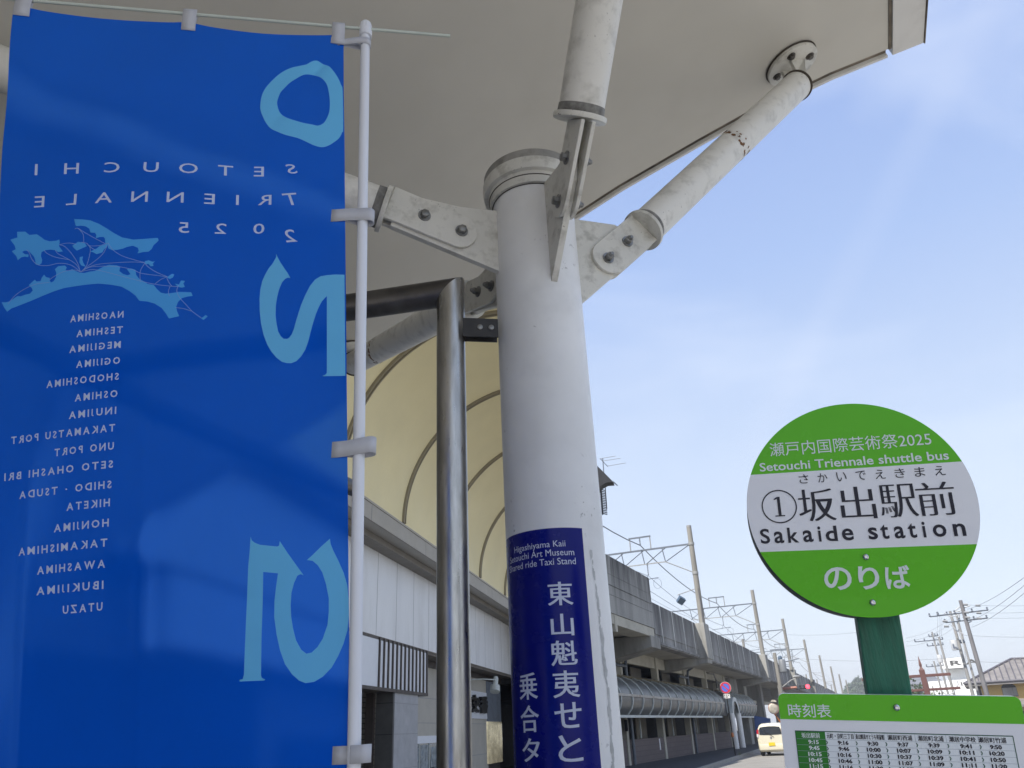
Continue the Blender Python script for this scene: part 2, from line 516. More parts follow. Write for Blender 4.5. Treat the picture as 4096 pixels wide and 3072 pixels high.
m_frust = M('rusty_rail', (0.42, 0.40, 0.36), 0.6, var=.15, vs=3, grime=(.20, .11, .06), gs=2.6, gamt=.9)
m_mast = M('concrete_mast', (0.24, 0.23, 0.205), 0.85, var=.2, vs=2, stretch=(1, 1, .2), grime=(.17, .165, .15), gs=4, gamt=.5)
m_galv = M('galvanised_steel', (0.13, 0.15, 0.18), 0.5, 0.3, var=.15, vs=3)
m_galvl = M('bright_galvanised', (0.30, 0.30, 0.29), 0.45, 0.3, var=.1)
m_wire = M('wire', (0.10, 0.10, 0.11), 0.6, var=0)
m_ins = M('insulator', (0.16, 0.17, 0.18), 0.4, var=0)
m_lampb = M('slate_blue_lamp', (0.05, 0.085, 0.13), 0.5, var=.1)
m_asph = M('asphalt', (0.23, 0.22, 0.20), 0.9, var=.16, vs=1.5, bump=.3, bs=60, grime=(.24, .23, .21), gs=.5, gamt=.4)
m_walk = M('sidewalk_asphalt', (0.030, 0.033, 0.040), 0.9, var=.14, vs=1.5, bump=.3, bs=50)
m_kerb = M('kerb_concrete', (0.30, 0.29, 0.27), 0.9, var=.25, vs=3, grime=(.08, .09, .05), gs=3, gamt=.7)
m_plaza = M('plaza_paving', (0.42, 0.40, 0.36), 0.85, var=.12, vs=.6)
m_ground = M('ground_soil', (0.16, 0.155, 0.14), 0.95, var=.25, vs=.05)
m_carw = M('cream_car_paint', (0.62, 0.58, 0.45), 0.25, var=.01, coat=.8)
m_carg = M('car_glass', (0.02, 0.025, 0.035), 0.06, var=0, coat=.6)
m_tail = M('tail_lamp', (0.42, 0.012, 0.02), 0.15, var=0, coat=.8)
m_tailw = M('clear_lamp', (0.65, 0.6, 0.6), 0.15, var=0, coat=.8)
m_plate = M('yellow_plate', (0.66, 0.47, 0.02), 0.5, var=.05)
m_tyre = M('tyre', (0.015, 0.015, 0.016), 0.85, var=.1)
m_hub = M('wheel_trim', (0.35, 0.35, 0.36), 0.4, 0.6, var=.1)
m_red = M('sign_red', (0.52, 0.012, 0.035), 0.45, var=.03)
m_blue = M('sign_blue', (0.05, 0.13, 0.55), 0.45, var=.03)
m_signp = M('sign_white', (0.62, 0.60, 0.58), 0.5, var=.03)
m_black = M('black_paint', (0.012, 0.012, 0.015), 0.5, var=.1)
m_orange = M('orange_paint', (0.45, 0.14, 0.03), 0.5, var=.2, vs=9)
m_pink = M('faded_red_paint', (0.40, 0.17, 0.12), 0.55, var=.15, vs=3)
m_mirb = M('mirror_back', (0.50, 0.45, 0.37), 0.4, var=.25, vs=3, grime=(.2, .18, .15), gs=5, gamt=.7)
m_redlight = M('red_lamp_glow', (0.8, 0.02, 0.03), 0.3, var=0, emit=(1.0, 0.03, 0.05, 2.6))
m_redwood = M('red_timber', (0.115, 0.046, 0.038), 0.6, var=.15, vs=2)
m_redlamp = M('dark_red_bell', (0.10, 0.016, 0.016), 0.5, var=.2)
m_yellow = M('ochre_render', (0.50, 0.345, 0.115), 0.85, var=.06, vs=.5)
m_rooft = M('grey_roof_tile', (0.20, 0.185, 0.175), 0.6, var=.2, vs=1.2)
m_ridge = M('dark_ridge', (0.09, 0.085, 0.10), 0.6, var=.2, vs=2)
m_brown = M('brown_cladding', (0.05, 0.032, 0.026), 0.7, var=.3, vs=2)
m_wwall = M('white_render', (0.78, 0.78, 0.76), 0.7, var=.03, vs=.5)
m_groof = M('slate_roof', (0.15, 0.155, 0.17), 0.7, var=.2, vs=.8)
m_blueb = M('blue_board', (0.012, 0.07, 0.26), 0.5, var=.08)
m_leaf = M('leaf_green', (0.055, 0.095, 0.028), 0.7, var=.5, vs=.9, trans=.25)
m_leafy = M('leaf_yellow_green', (0.13, 0.19, 0.03), 0.7, var=.4, vs=1.5, trans=.25)
m_leafh = M('hill_leaf', (0.075, 0.105, 0.055), 0.8, var=.4, vs=.12)
m_bark = M('bark', (0.07, 0.055, 0.04), 0.9, var=.3)
m_upole = M('utility_concrete', (0.27, 0.265, 0.255), 0.85, var=.15, vs=2)
m_upoled = M('dark_utility_pole', (0.17, 0.165, 0.17), 0.8, var=.3, vs=2, stretch=(1, 1, .3))
m_trafo = M('transformer_grey', (0.42, 0.43, 0.44), 0.4, var=.03)
m_fin = M('black_roof_fin', (0.012, 0.013, 0.018), 0.6, var=.2)
# ---- artwork on the banner: metres from its pole-side hem and height, in tenths of a millimetre
NUM_O_OUT=[(1610,27300),(1590,27530),(1520,27730),(1390,27930),(1230,28110),(1050,28230),(890,28280),(740,28320),(640,28400),(550,28440),(470,28420),(310,28290),(200,28110),(110,27920),(50,27730),(20,27570),(20,26680),(40,26580),(100,26440),(210,26330),(310,26260),(420,26230),(560,26270),(710,26360),(890,26460),(1100,26530),(1270,26620),(1400,26720),(1490,26850),(1550,26990),(1600,27150)]
NUM_O_IN=[(1290,27340),(1270,27460),(1230,27600),(1150,27720),(1050,27850),(920,27960),(820,28040),(730,28080),(620,28080),(520,28020),(410,27900),(330,27750),(290,27560),(270,27350),(270,27160),(290,27010),(350,26850),(410,26770),(500,26730),(610,26760),(770,26800),(920,26860),(1050,26920),(1150,27000),(1230,27100),(1270,27210)]
NUM_2=[(1250,23930),(1220,23860),(1170,23750),(1090,23610),(1030,23510),(980,23400),(1020,23420),(1070,23400),(1130,23330),(1180,23190),(1210,23040),(1230,22870),(1230,22700),(1210,22530),(1180,22380),(1130,22280),(1080,22230),(1020,22220),(980,22240),(940,22300),(900,22410),(870,22540),(830,22690),(780,22860),(710,23040),(630,23210),(540,23330),(440,23390),(320,23400),(180,23400),(20,23380),(20,21440),(400,21470),(400,21480),(360,21490),(330,21520),(330,21670),(330,22980),(370,22940),(420,22880),(470,22780),(520,22650),(570,22480),(610,22320),(650,22140),(700,21990),(770,21870),(850,21790),(940,21760),(1020,21770),(1100,21800),(1200,21890),(1290,22010),(1360,22140),(1430,22330),(1480,22550),(1510,22800),(1520,23030),(1510,23220),(1480,23390),(1430,23520),(1370,23640),(1310,23720),(1270,23800),(1240,23860)]
NUM_5=[(1560,18920),(1540,18860),(1490,18820),(1400,18780),(1230,18750),(1120,18730),(1090,18740),(1080,18810),(1040,18750),(950,18620),(840,18470),(690,18270),(740,18290),(790,18270),(840,18170),(880,18030),(890,17860),(880,17690),(850,17530),(800,17360),(720,17230),(640,17170),(560,17180),(470,17250),(390,17360),(320,17540),(300,17720),(300,17910),(340,18110),(400,18290),(470,18400),(550,18470),(640,18490),(550,18560),(410,18680),(280,18780),(270,18700),(230,18600),(150,18440),(70,18260),(20,18090),(0,17890),(0,17650),(20,17450),(80,17270),(160,17110),(260,16960),(390,16850),(520,16790),(650,16780),(750,16820),(860,16910),(970,17050),(1050,17240),(1110,17470),(1150,17710),(1150,17930),(1130,18120),(1100,18330),(1340,18370),(1340,17940),(1350,17460),(1350,16930),(1340,16890),(1280,16860),(1300,16850),(1700,16860),(1700,16880),(1650,16890),(1630,16950),(1620,17360),(1600,17960),(1590,18450),(1570,18710)]
MAP_LAND=[[(6100,23270),(6030,23260),(5950,23270),(5880,23310),(5810,23350),(5740,23340),(5660,23360),(5570,23370),(5520,23420),(5540,23470),(5600,23530),(5550,23570),(5490,23620),(5460,23580),(5380,23580),(5360,23640),(5320,23690),(5280,23640),(5210,23620),(5210,23570),(5180,23530),(5130,23550),(5090,23620),(5090,23700),(5120,23770),(5060,23820),(4940,23820),(4900,23780),(4920,23730),(4860,23710),(4800,23740),(4740,23700),(4660,23660),(4570,23640),(4470,23660),(4380,23660),(4290,23700),(4230,23730),(4130,23760),(3990,23740),(3930,23710),(3940,23630),(3870,23570),(3790,23540),(3740,23560),(3770,23610),(3810,23660),(3740,23670),(3660,23640),(3640,23540),(3590,23470),(3500,23410),(3430,23360),(3330,23340),(3270,23260),(3200,23190),(3120,23170),(3010,23180),(2890,23200),(2690,23190),(2660,23120),(2750,23110),(2840,23080),(2900,23010),(2930,22920),(2910,22830),(2870,22740),(3040,22700),(3090,22790),(3170,22900),(3300,22990),(3420,23030),(3560,23050),(3630,23150),(3740,23240),(3880,23330),(4070,23380),(4300,23420),(4520,23420),(4730,23410),(4930,23400),(5120,23360),(5330,23300),(5530,23240),(5750,23180),(5910,23140),(5990,23090),(6050,23170)],
[(4820,24700),(4660,24680),(4520,24650),(4360,24570),(4210,24470),(4090,24380),(3930,24280),(3730,24230),(3560,24240),(3310,24260),(3290,24210),(3330,24160),(3370,24120),(3400,24040),(3450,23990),(3550,23980),(3640,23960),(3620,24010),(3640,24070),(3730,24110),(3830,24090),(3900,24060),(4000,24040),(4090,24040),(4160,24080),(4170,24140),(4220,24180),(4230,24270),(4260,24310),(4330,24310),(4400,24290),(4390,24350),(4420,24400),(4500,24410),(4530,24490),(4600,24540),(4690,24560),(4780,24560)],
[(5870,24550),(5720,24540),(5640,24470),(5500,24470),(5420,24410),(5350,24350),(5250,24310),(5120,24310),(5070,24330),(5060,24270),(5070,24200),(4990,24090),(5080,24090),(5130,24130),(5220,24150),(5320,24150),(5390,24120),(5400,24050),(5370,23970),(5380,23910),(5430,23880),(5490,23900),(5500,23980),(5530,24050),(5580,24110),(5640,24170),(5710,24180),(5760,24160),(5700,24110),(5630,24100),(5640,24050),(5700,24070),(5770,24060),(5830,24010),(5860,24090),(5950,24190),(5880,24220),(5900,24290),(5990,24410),(5860,24440)],
[(4820,24180),(4720,24250),(4600,24220),(4550,24150),(4630,24120),(4730,24080),(4790,24140)],
[(4480,24040),(4370,24090),(4320,24130),(4220,24160),(4180,24190),(4180,24120),(4240,24060),(4260,24010),(4360,23980),(4440,24030)],
[(4670,23950),(4610,23960),(4620,23900),(4600,23840),(4550,23760),(4630,23790),(4670,23850)],
[(3510,23800),(3440,23820),(3380,23790),(3330,23800),(3370,23750),(3350,23710),(3400,23700),(3440,23750),(3490,23740)],
[(3080,23510),(3030,23550),(2990,23540),(3010,23480),(3060,23450),(3110,23480)],
[(2970,23360),(2900,23340),(2870,23420),(2800,23410),(2830,23360),(2800,23300),(2850,23280),(2920,23300)],
[(2500,22690),(2430,22750),(2390,22730),(2460,22660)]]
MAP_ROUTES=[[(5060,24220),(4950,24240),(4840,24230),(4750,24200)],
[(5050,24220),(4960,24180),(4830,24040),(4700,23840),(4640,23670)],
[(5130,24130),(5070,24050),(4860,23920),(4720,23810),(4640,23680)],
[(5340,24150),(5280,24080),(5110,23990),(4860,23920)],
[(5670,24190),(5620,24130),(5560,24000),(5450,23890),(5270,23850),(5060,23870),(4890,23840),(4770,23780),(4650,23680)],
[(4790,24500),(4740,24510),(4610,24420),(4430,24300),(4220,24170)],
[(4720,24500),(4630,24380),(4610,24230)],
[(4650,24230),(4550,24200),(4500,24150),(4320,24140),(4160,24180)],
[(4510,24150),(4440,24090),(4400,24070)],
[(4500,24150),(4480,24040),(4510,23850),(4540,23760),(4620,23670)],
[(4180,24140),(4240,23990),(4370,23860),(4540,23740),(4630,23660)],
[(4160,24170),(4070,24040),(3910,23920),(3710,23840),(3500,23770)],
[(4630,23670),(4500,23740),(4330,23780),(4060,23790),(3710,23790),(3500,23770)],
[(4630,23670),(4470,23740),(4260,23740),(3950,23710),(3700,23640),(3560,23570),(3350,23530),(3100,23490)],
[(4630,23670),(4430,23690),(4220,23640),(3870,23520),(3560,23420),(3310,23350),(3040,23310),(2920,23300)],
[(5980,23220),(5850,23360),(5680,23460),(5460,23530),(5210,23530)],
[(5210,23580),(5090,23650),(4920,23710),(4740,23710),(4640,23670)],
[(3500,23760),(3430,23680),(3290,23580),(3100,23490)],
[(3500,23760),(3570,23610),(3560,23410)],
[(3100,23490),(3210,23440),(3310,23350)],
[(3110,23470),(3070,23380),(3020,23310)],
[(2900,23330),(2930,23220),(2870,23080),(2760,22950),(2660,22830),(2500,22700)],
[(2940,22900),(2810,22880),(2670,22830)],
[(3050,23300),(3070,23210),(3050,23120)]]
# ------------------------------------------------------------------ setting: ground, road, pavement
FV = frame(23.92)                       # along the viaduct
FS = frame(10.96)                       # along the station front
mb = MB()
for r0, r1 in ((0, 60), (60, 400), (400, 4000)):
    mb.poly([(-r1, -r1, 0), (r1, -r1, 0), (r1, r1, 0), (-r1, r1, 0)]) if r0 == 0 and r1 == 60 and False else None
mb.poly([(-4000, -4000, -.02), (4000, -4000, -.02), (4000, 4000, -.02), (-4000, 4000, -.02)])
tag(mb.build('ground', m_ground), kind='structure')


def kerbw(u): return -7.40 - (u - 33.3) * 0.047


us = [18, 26, 33.3, 40, 48, 56, 70, 90, 130, 200]
mb = MB()
for a, b in zip(us, us[1:]):
    mb.poly([FV(a, kerbw(a), .0), FV(a, kerbw(a) + 9.5, .0), FV(b, kerbw(b) + 9.5, .0), FV(b, kerbw(b), .0)])
mb.poly([FV(-30, -14, .0), FV(-30, 14, .0), FV(18, 14, .0), FV(18, -14, .0)]) if False else None
tag(mb.build('road', m_asph), kind='structure')
mb = MB()
for a, b in zip(us[1:], us[2:]):
    w0a, w0b, w1a, w1b = -11.9, -11.9, kerbw(a) - .16, kerbw(b) - .16
    mb.hexa([FV(a, w0a, -.015), FV(b, w0b, -.015), FV(b, w1b, -.015), FV(a, w1a, -.015),
             FV(a, w0a, .146), FV(b, w0b, .146), FV(b, w1b, .146), FV(a, w1a, .146)])
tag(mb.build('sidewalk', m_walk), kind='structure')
mb = MB()
u = 26.0
while u < 120:
    a, b = u, u + (1.19 if u < 70 else 4.99)
    mb.hexa([FV(a, kerbw(a) - .155, -.014), FV(b, kerbw(b) - .155, -.014), FV(b, kerbw(b) + .01, -.014), FV(a, kerbw(a) + .01, -.014),
             FV(a, kerbw(a) - .155, .15), FV(b, kerbw(b) - .155, .15), FV(b, kerbw(b) - .01, .15), FV(a, kerbw(a) - .01, .15)])
    u += 1.2 if u < 70 else 5.0
tag(mb.build('kerb', m_kerb, bevel=.012), kind='structure')
mb = MB()
mb.poly([FS(-24, -14, -.004), FS(-24, 9, -.004), FS(27.5, 9, -.004), FS(27.5, -14, -.004)])
tag(mb.build('plaza', m_plaza), kind='structure')

# ------------------------------------------------------------------ the canopy: round column, four struts, sloping roof
CB = Vector((2.465 * math.sin(math.radians(2.7)), 2.465 * math.cos(math.radians(2.7)), 0))
RC = .1593
PB = Vector((1.75, 3.12, 4.94))
PN = Vector((-.302, -.025, .953)).normalized()
can = thing('canopy', CB, 'off-white canopy roof on one round painted steel column with four bolted tube struts', 'canopy')
mb = MB()
mb.lathe(CB, (0, 0, 1), [(RC, .0), (RC, 3.50)], 64)
mb.build('column', m_column, can, True)
mb = MB()
mb.lathe(CB, (0, 0, 1), [(RC + .001, 3.500), (RC + .013, 3.501), (RC + .013, 3.532), (RC + .016, 3.534), (RC + .018, 3.55), (RC + .034, 3.552), (.1975, 3.575),
                         (.1975, 3.602), (.190, 3.604)], 64)
mb.build('column_cap', m_steel, can, True, angle=30)
mb = MB()
mb.lathe(CB, (0, 0, 1), [(.188, 3.6045), (.193, 3.606), (.193, 3.640), (.185, 3.648), (.05, 3.650)], 64)
mb.build('cap_top', m_capg, can, True, angle=30)
mb = MB()
mb.lathe(CB, (0, 0, 1), [(RC + .0135, 3.5325), (RC + .0165, 3.5335), (RC + .0165, 3.5355), (RC + .0135, 3.5365)], 64, False)
mb.lathe(CB, (0, 0, 1), [(RC + .0015, 3.4965), (RC + .0045, 3.4975), (RC + .0015, 3.4995)], 64, False)
mb.build('cap_seal', m_seal, can, True)
# flakes of lost paint on the column's right side
mb = MB()
rr = random.Random(5)
path = [(39.6, 2.10), (42.5, 2.02), (45.0, 1.92), (45.6, 1.83), (47.5, 1.74), (49.0, 1.66), (47.5, 1.58), (45.5, 1.50), (45, 1.40)]
for (a0, z0), (a1, z1) in zip(path, path[1:]):
    for k in range(9):
        t = (k + rr.random()) / 9
        a, z = a0 + (a1 - a0) * t + rr.uniform(-.9, .9), z0 + (z1 - z0) * t
        if rr.random() < .3: continue
        s = rr.uniform(.4, 2.3) * (1.25 if z < 1.9 else .8)
        pts = []
        for i in range(9):
            th = 2 * math.pi * i / 9
            q = rr.uniform(.55, 1.15)
            aa, zz = math.radians(a + 1.25 * s * q * math.cos(th)), z + .0115 * s * q * math.sin(th)
            pts.append(CB + Vector((math.sin(aa) * (RC + .0006), -math.cos(aa) * (RC + .0006), zz)))
        mb.poly(pts)
mb.build('peeled_patch', m_peel, can)


def rad(az):
    a = math.radians(az)
    d = Vector((math.sin(a), math.cos(a), 0))
    n = Vector((d.y, -d.x, 0))
    return (lambda r, z: CB + d * r + Vector((0, 0, z))), d, n


def hexnut(mb, c, ax, r, h):
    mb.lathe(c, ax, [(r * 1.45, 0), (r * 1.45, h * .16)], 20)
    mb.lathe(c + ax * h * .16, ax, [(r, 0), (r, h * .55), (r * .82, h * .62)], 6)


def strut(az, b_in, b_out, t0, t1, dia, gus, fw=.145, plate_r=.14, rustband=None, nut=1):
    f, d, n = rad(az)
    G, T = .012, .014                                   # half gusset thickness, fork plate thickness
    mb = MB()
    mb.prism([f(r, z) - n * G for r, z in gus], n * 2 * G)
    mb.build('gusset', m_steel, can, bevel=.002)
    ax = (f(*b_out) - f(*b_in)); ax.normalize()
    nrm = ax.cross(n); nrm.normalize()
    c0 = f(*b_in) - ax * .035
    c1 = f(*t0)
    L = (c1 - f(*b_in)).dot(ax)
    for s in (-1, 1):
        mb = MB()
        pts = [c0 + ax * (L + .035) + nrm * fw / 2]
        for i in range(13):
            th = math.pi / 2 + math.pi * i / 12
            pts.append(f(*b_in) + ax * (.01 + math.cos(th) * fw / 2 * .95) + nrm * (math.sin(th) * fw / 2))
        pts.append(c0 + ax * (L + .035) - nrm * fw / 2)
        off = n * (G + .001) if s > 0 else -n * (G + .001 + T)
        mb.prism([p + off for p in pts], n * T)
        mb.build('fork_plate', m_steel, can, bevel=.0025)
    for b in (b_in, b_out):
        mb = MB()
        p = f(*b)
        q = G + .001 + T
        hexnut(mb, p + n * nut * q, n * nut, .0165, .034)
        mb.lathe(p + n * nut * (q + .02), n * nut, [(.0105, 0), (.0105, .012), (.007, .019)], 12)
        mb.build('bolt_nut', m_bolt, can, True)
        mb = MB()
        hexnut(mb, p - n * nut * q, -n * nut, .0165, .03)
        mb.build('bolt', m_bolt, can, True)
    p0, p1 = f(*t0), f(*t1)
    td = (p1 - p0).normalized()
    mb = MB()
    mb.tube(p0 + td * .016, p1, dia / 2, dia / 2, 40)
    tb = mb.build('strut', m_strut, can, True)
    mb = MB()
    mb.lathe(p0, td, [(dia / 2 + .014, 0), (dia / 2 + .014, .018)], 40)
    mb.build('end_plate', m_steel, can, True, bevel=.002)
    mb = MB()
    mb.lathe(p0 + td * .018, td, [(dia / 2 + .001, 0), (dia / 2 + .003, .004), (dia / 2 + .0015, .030)], 40, False)
    mb.build('collar_seal', m_gasket, can, True)
    if rustband:
        mb = MB()
        q = random.Random(3)
        pc = p0 + td * rustband
        x = td.orthogonal().normalized(); y = td.cross(x)
        for k in range(26):
            th = 2 * math.pi * (k + q.random()) / 26
            for j in range(2):
                o = pc + td * (q.uniform(-.03, .03) + .035 * math.sin(th))
                s = q.uniform(.005, .014)
                mb.poly([o + td * (s * .9 * math.cos(a) * q.uniform(.5, 1.2)) + (x * math.cos(th + math.sin(a) * s * 14 * q.uniform(.5, 1)) + y * math.sin(th + math.sin(a) * s * 14)) * (dia / 2 + .0008)
                         for a in [2 * math.pi * i / 7 for i in range(7)]])
        mb.build('rust_ring', m_rust, can)
    # round mounting plate bolted to the roof, with a clevis between it and the tube
    lead = p1 + td * .085
    t = (lead - PB).dot(PN)
    pc = lead - PN * (t + .006)
    mb = MB()
    mb.lathe(pc, -PN, [(plate_r, 0), (plate_r, .022), (plate_r - .004, .025)], 48)
    pl = mb.build('mounting_plate', m_steel, can, True)
    mb = MB()
    mb.lathe(pc + PN * .002, -PN, [(plate_r + .006, 0), (plate_r + .004, .007), (plate_r - .002, .008)], 48, False)
    mb.build('plate_seal', m_seal, can, True)
    e1 = (td - PN * td.dot(PN)).normalized(); e2 = PN.cross(e1)
    for k in range(4):
        a = math.pi / 4 + k * math.pi / 2
        mb = MB()
        hexnut(mb, pc - PN * .025 + (e1 * math.cos(a) + e2 * math.sin(a)) * plate_r * .68, -PN, .016, .024)
        mb.build('plate_bolt', m_boltdark, can, True)
    mb = MB()
    for s in (-1, 1):
        o = e2 * (s * .032)
        mb.prism([p1 + o - td * .01 + e1.cross(e2) * 0 + PN * .05, p1 + o - td * .01 - PN * .05, pc + o - PN * .02 - e1 * .055, pc + o - PN * .02 + e1 * .055],
                 e2 * .014 * s)
    mb.build('clevis', m_steel, can, bevel=.002)
    mb = MB()
    mb.lathe(p1 - td * .004, td, [(dia / 2 + .003, 0), (dia / 2 + .007, .003), (dia / 2 + .007, .012), (dia / 2 - .02, .015)], 40)
    mb.build('tube_end_ring', m_seal, can, True)
    return tb


strut(68, (.302, 3.312), (.401, 3.413), (.497, 3.505), (1.60, 4.70), .155,
      [(.13, 3.49), (.16, 3.485), (.36, 3.50), (.44, 3.47), (.40, 3.36), (.33, 3.245), (.16, 3.075), (.13, 3.075)], .150, rustband=.87)
strut(250, (.306, 3.316), (.448, 3.357), (.585, 3.375), (2.02, 3.712), .150,
      [(.13, 3.455), (.16, 3.452), (.30, 3.44), (.54, 3.455), (.57, 3.30), (.16, 3.175), (.13, 3.175)], .150)
strut(161, (.315, 3.295), (.415, 3.405), (.485, 3.515), (1.36, 4.66), .158,
      [(.13, 3.50), (.17, 3.50), (.30, 3.47), (.44, 3.46), (.40, 3.33), (.152, 3.055), (.13, 3.055)], .142, nut=-1)
strut(331, (.33, 3.325), (.455, 3.368), (.60, 3.415), (2.44, 3.93), .155,
      [(.13, 3.46), (.17, 3.455), (.55, 3.47), (.55, 3.32), (.16, 3.16), (.13, 3.16)], .150, rustband=1.35, nut=-1)

# roof: the underside is one sloping panel whose far edge bows slightly in plan
edge_px = [(1992, 96), (1914, 120), (1795, 168), (1720, 204), (1638, 240.5), (1511, 311), (1342, 408.5), (1236, 477), (1064, 590), (797, 752)]
far = [onplane(x, y, PB, PN) for x, y in edge_px]
ext = (far[-1] - far[-2]).normalized()
far += [far[-1] + ext * k for k in (2.0, 4.5, 7.5, 14.0)]  # leftmost stretch is out of view, lengthened to cut light from behind-left
rdir = onplane(1998, 0, PB, PN) - far[0]
rdir.normalize()
DEPTH = 10.0  # unseen roof depth behind the camera, lengthened to shade the ground
near = [p + rdir * DEPTH for p in far]


def slab(mb, a, b, lo, hi):            # strip of roof between two edge lines, from lo to hi along the roof normal
    n = len(a)
    A0 = [mb.bm.verts.new(p + PN * lo) for p in a]; B0 = [mb.bm.verts.new(p + PN * lo) for p in b]
    A1 = [mb.bm.verts.new(p + PN * hi) for p in a]; B1 = [mb.bm.verts.new(p + PN * hi) for p in b]
    for i in range(n - 1):
        mb.face((A0[i], A0[i + 1], B0[i + 1], B0[i])); mb.face((A1[i], B1[i], B1[i + 1], A1[i + 1]))
        mb.face((A0[i], A1[i], A1[i + 1], A0[i + 1])); mb.face((B0[i], B0[i + 1], B1[i + 1], B1[i]))
    mb.face((A0[0], B0[0], B1[0], A1[0])); mb.face((A0[-1], A1[-1], B1[-1], B0[-1]))


def inset(k): return [p + rdir * k for p in far]


lip = (far[0] - onplane(1931, 102, PB, PN)).length * .93
side = (far[1] - far[0]).normalized()
mb = MB()
q = [p.copy() for p in inset(.055)]
q[0] = q[0] + side * lip
nr = [p + rdir * (DEPTH - .055) for p in q]
slab(mb, q, nr, 0, .10)
mb.build('soffit', m_soffit, can)
mb = MB()
f2 = [p.copy() for p in inset(.0)]; f2[0] = f2[0] + side * (lip + .035)
slab(mb, f2, [p + rdir * .022 for p in f2], -.018, .16)
mb.build('edge_trim', m_trim, can)
mb = MB()
slab(mb, [p + rdir * .024 for p in f2], [p + rdir * .054 for p in f2], .004, .14)
mb.build('edge_seal', m_stain, can)
mb = MB()
s0, s1 = far[0], far[0] + side * lip
slab(mb, [s0 + rdir * .03, s1 + rdir * .002], [s0 + rdir * DEPTH, s1 + rdir * DEPTH], -.014, .16)
mb.build('side_flashing', m_trim, can, bevel=.004)
mb = MB()
slab(mb, [s1 + rdir * .06 + side * .002, s1 + rdir * .06 + side * .02], [s1 + rdir * DEPTH + side * .002, s1 + rdir * DEPTH + side * .02], -.006, -.0005)
slab(mb, [s0 + rdir * .03 - side * .008, s0 + rdir * .03 - side * .001], [s0 + rdir * DEPTH - side * .008, s0 + rdir * DEPTH - side * .001], -.02, .16)
mb.build('flashing_seal', m_stain, can)
mb = MB()
slab(mb, [p + PN * 0 for p in inset(.03)], [p + rdir * (DEPTH - .03) for p in inset(.03)], .165, .20)
mb.build('roof_sheet', m_groof, can)

# ------------------------------------------------------------------ navy sheet stuck on the column
sgn = thing('taxi_stand_sign', CB + Vector((0, -RC, 0)), 'navy blue vinyl notice with white writing wrapped round the white column', 'sign')


def oncyl(deg, z, off=.0008):
    a = math.radians(deg)
    return CB + Vector((math.sin(a) * (RC + off), -math.cos(a) * (RC + off), z))


mb = MB()
A = [-83 + i * (29.9 + 83) / 40 for i in range(41)]
rows = [[oncyl(a, z) for a in A] for z in (1.02, 1.4, 1.8, 2.1715)]
R = [[mb.bm.verts.new(p) for p in r] for r in rows]
for a, b in zip(R, R[1:]):
    for i in range(40): mb.face((a[i], a[i + 1], b[i + 1], b[i]))
mb.build('sheet', m_label, sgn, True, recalc=False)
fl = Flat()
D2 = math.radians(1) * RC
for s, a0, a1, z0, z1 in (('Higashiyama Kaii', -55.4, 8.6, 2.1075, 2.1325), ('Setouchi Art Museum', -66.0, 17.8, 2.0865, 2.1065), ('Shared ride Taxi Stand', -68.0, 18.9, 2.0595, 2.0795)):
    fl.text(s, a0 * D2, a1 * D2, z0, z1, 0, 3)
for s, z0, z1 in (('東', 1.9405, 2.0085), ('山', 1.8550, 1.9165), ('魁', 1.7740, 1.8420), ('夷', 1.6895, 1.7605), ('せ', 1.6115, 1.6770), ('と', 1.5280, 1.5940), ('う', 1.4455, 1.5110)):
    k = 1.0 if s in '東魁夷せ' else .88
    for d in (-.0009, 0, .0009):
        fl.lev += .00003
        fl.text(s, -14.0 * D2 * k + d, 12.6 * D2 * k + d, z0, z1, .004, 3)
for s, z0, z1 in (('乗', 1.6900, 1.7610), ('合', 1.6050, 1.6750), ('タ', 1.5310, 1.5900), ('ク', 1.4500, 1.5080)):
    k = .5 if s in '乗合' else 1.2
    for d in (-.0009, 0, .0009):
        fl.lev += .00003
        fl.text(s, (-56.9 + k) * D2 + d, (-30.7 - k) * D2 + d, z0, z1, .004, 3)
fl.cut(dx=.008)
fl.onto(lambda x, y, z: oncyl(math.degrees(x / RC), y, .0014 + z * .5), 'lettering', m_labelw, sgn)
# ------------------------------------------------------------------ blue banner on its white pole
P_TOP, P_BOT = Vector((-.27045, 1.11775, 2.9474)), Vector((-.23302, 1.12614, 1.57405))


def poleat(z): return P_TOP + (P_BOT - P_TOP) * ((P_TOP.z - z) / (P_TOP.z - P_BOT.z))


E0, E1 = Vector((-.31251, 1.10672, 2.91289)), Vector((-.23754, 1.12520, 1.56931))
ban = thing('banner_flag', poleat(0), 'tall blue festival banner seen from the back on a white pole', 'banner')


def bdir(z):
    t = (E0.z - z) / (E0.z - E1.z)
    a = math.radians(81 + 24 * min(max(t, -.2), 1.15))
    return Vector((math.sin(a), math.cos(a), 0))


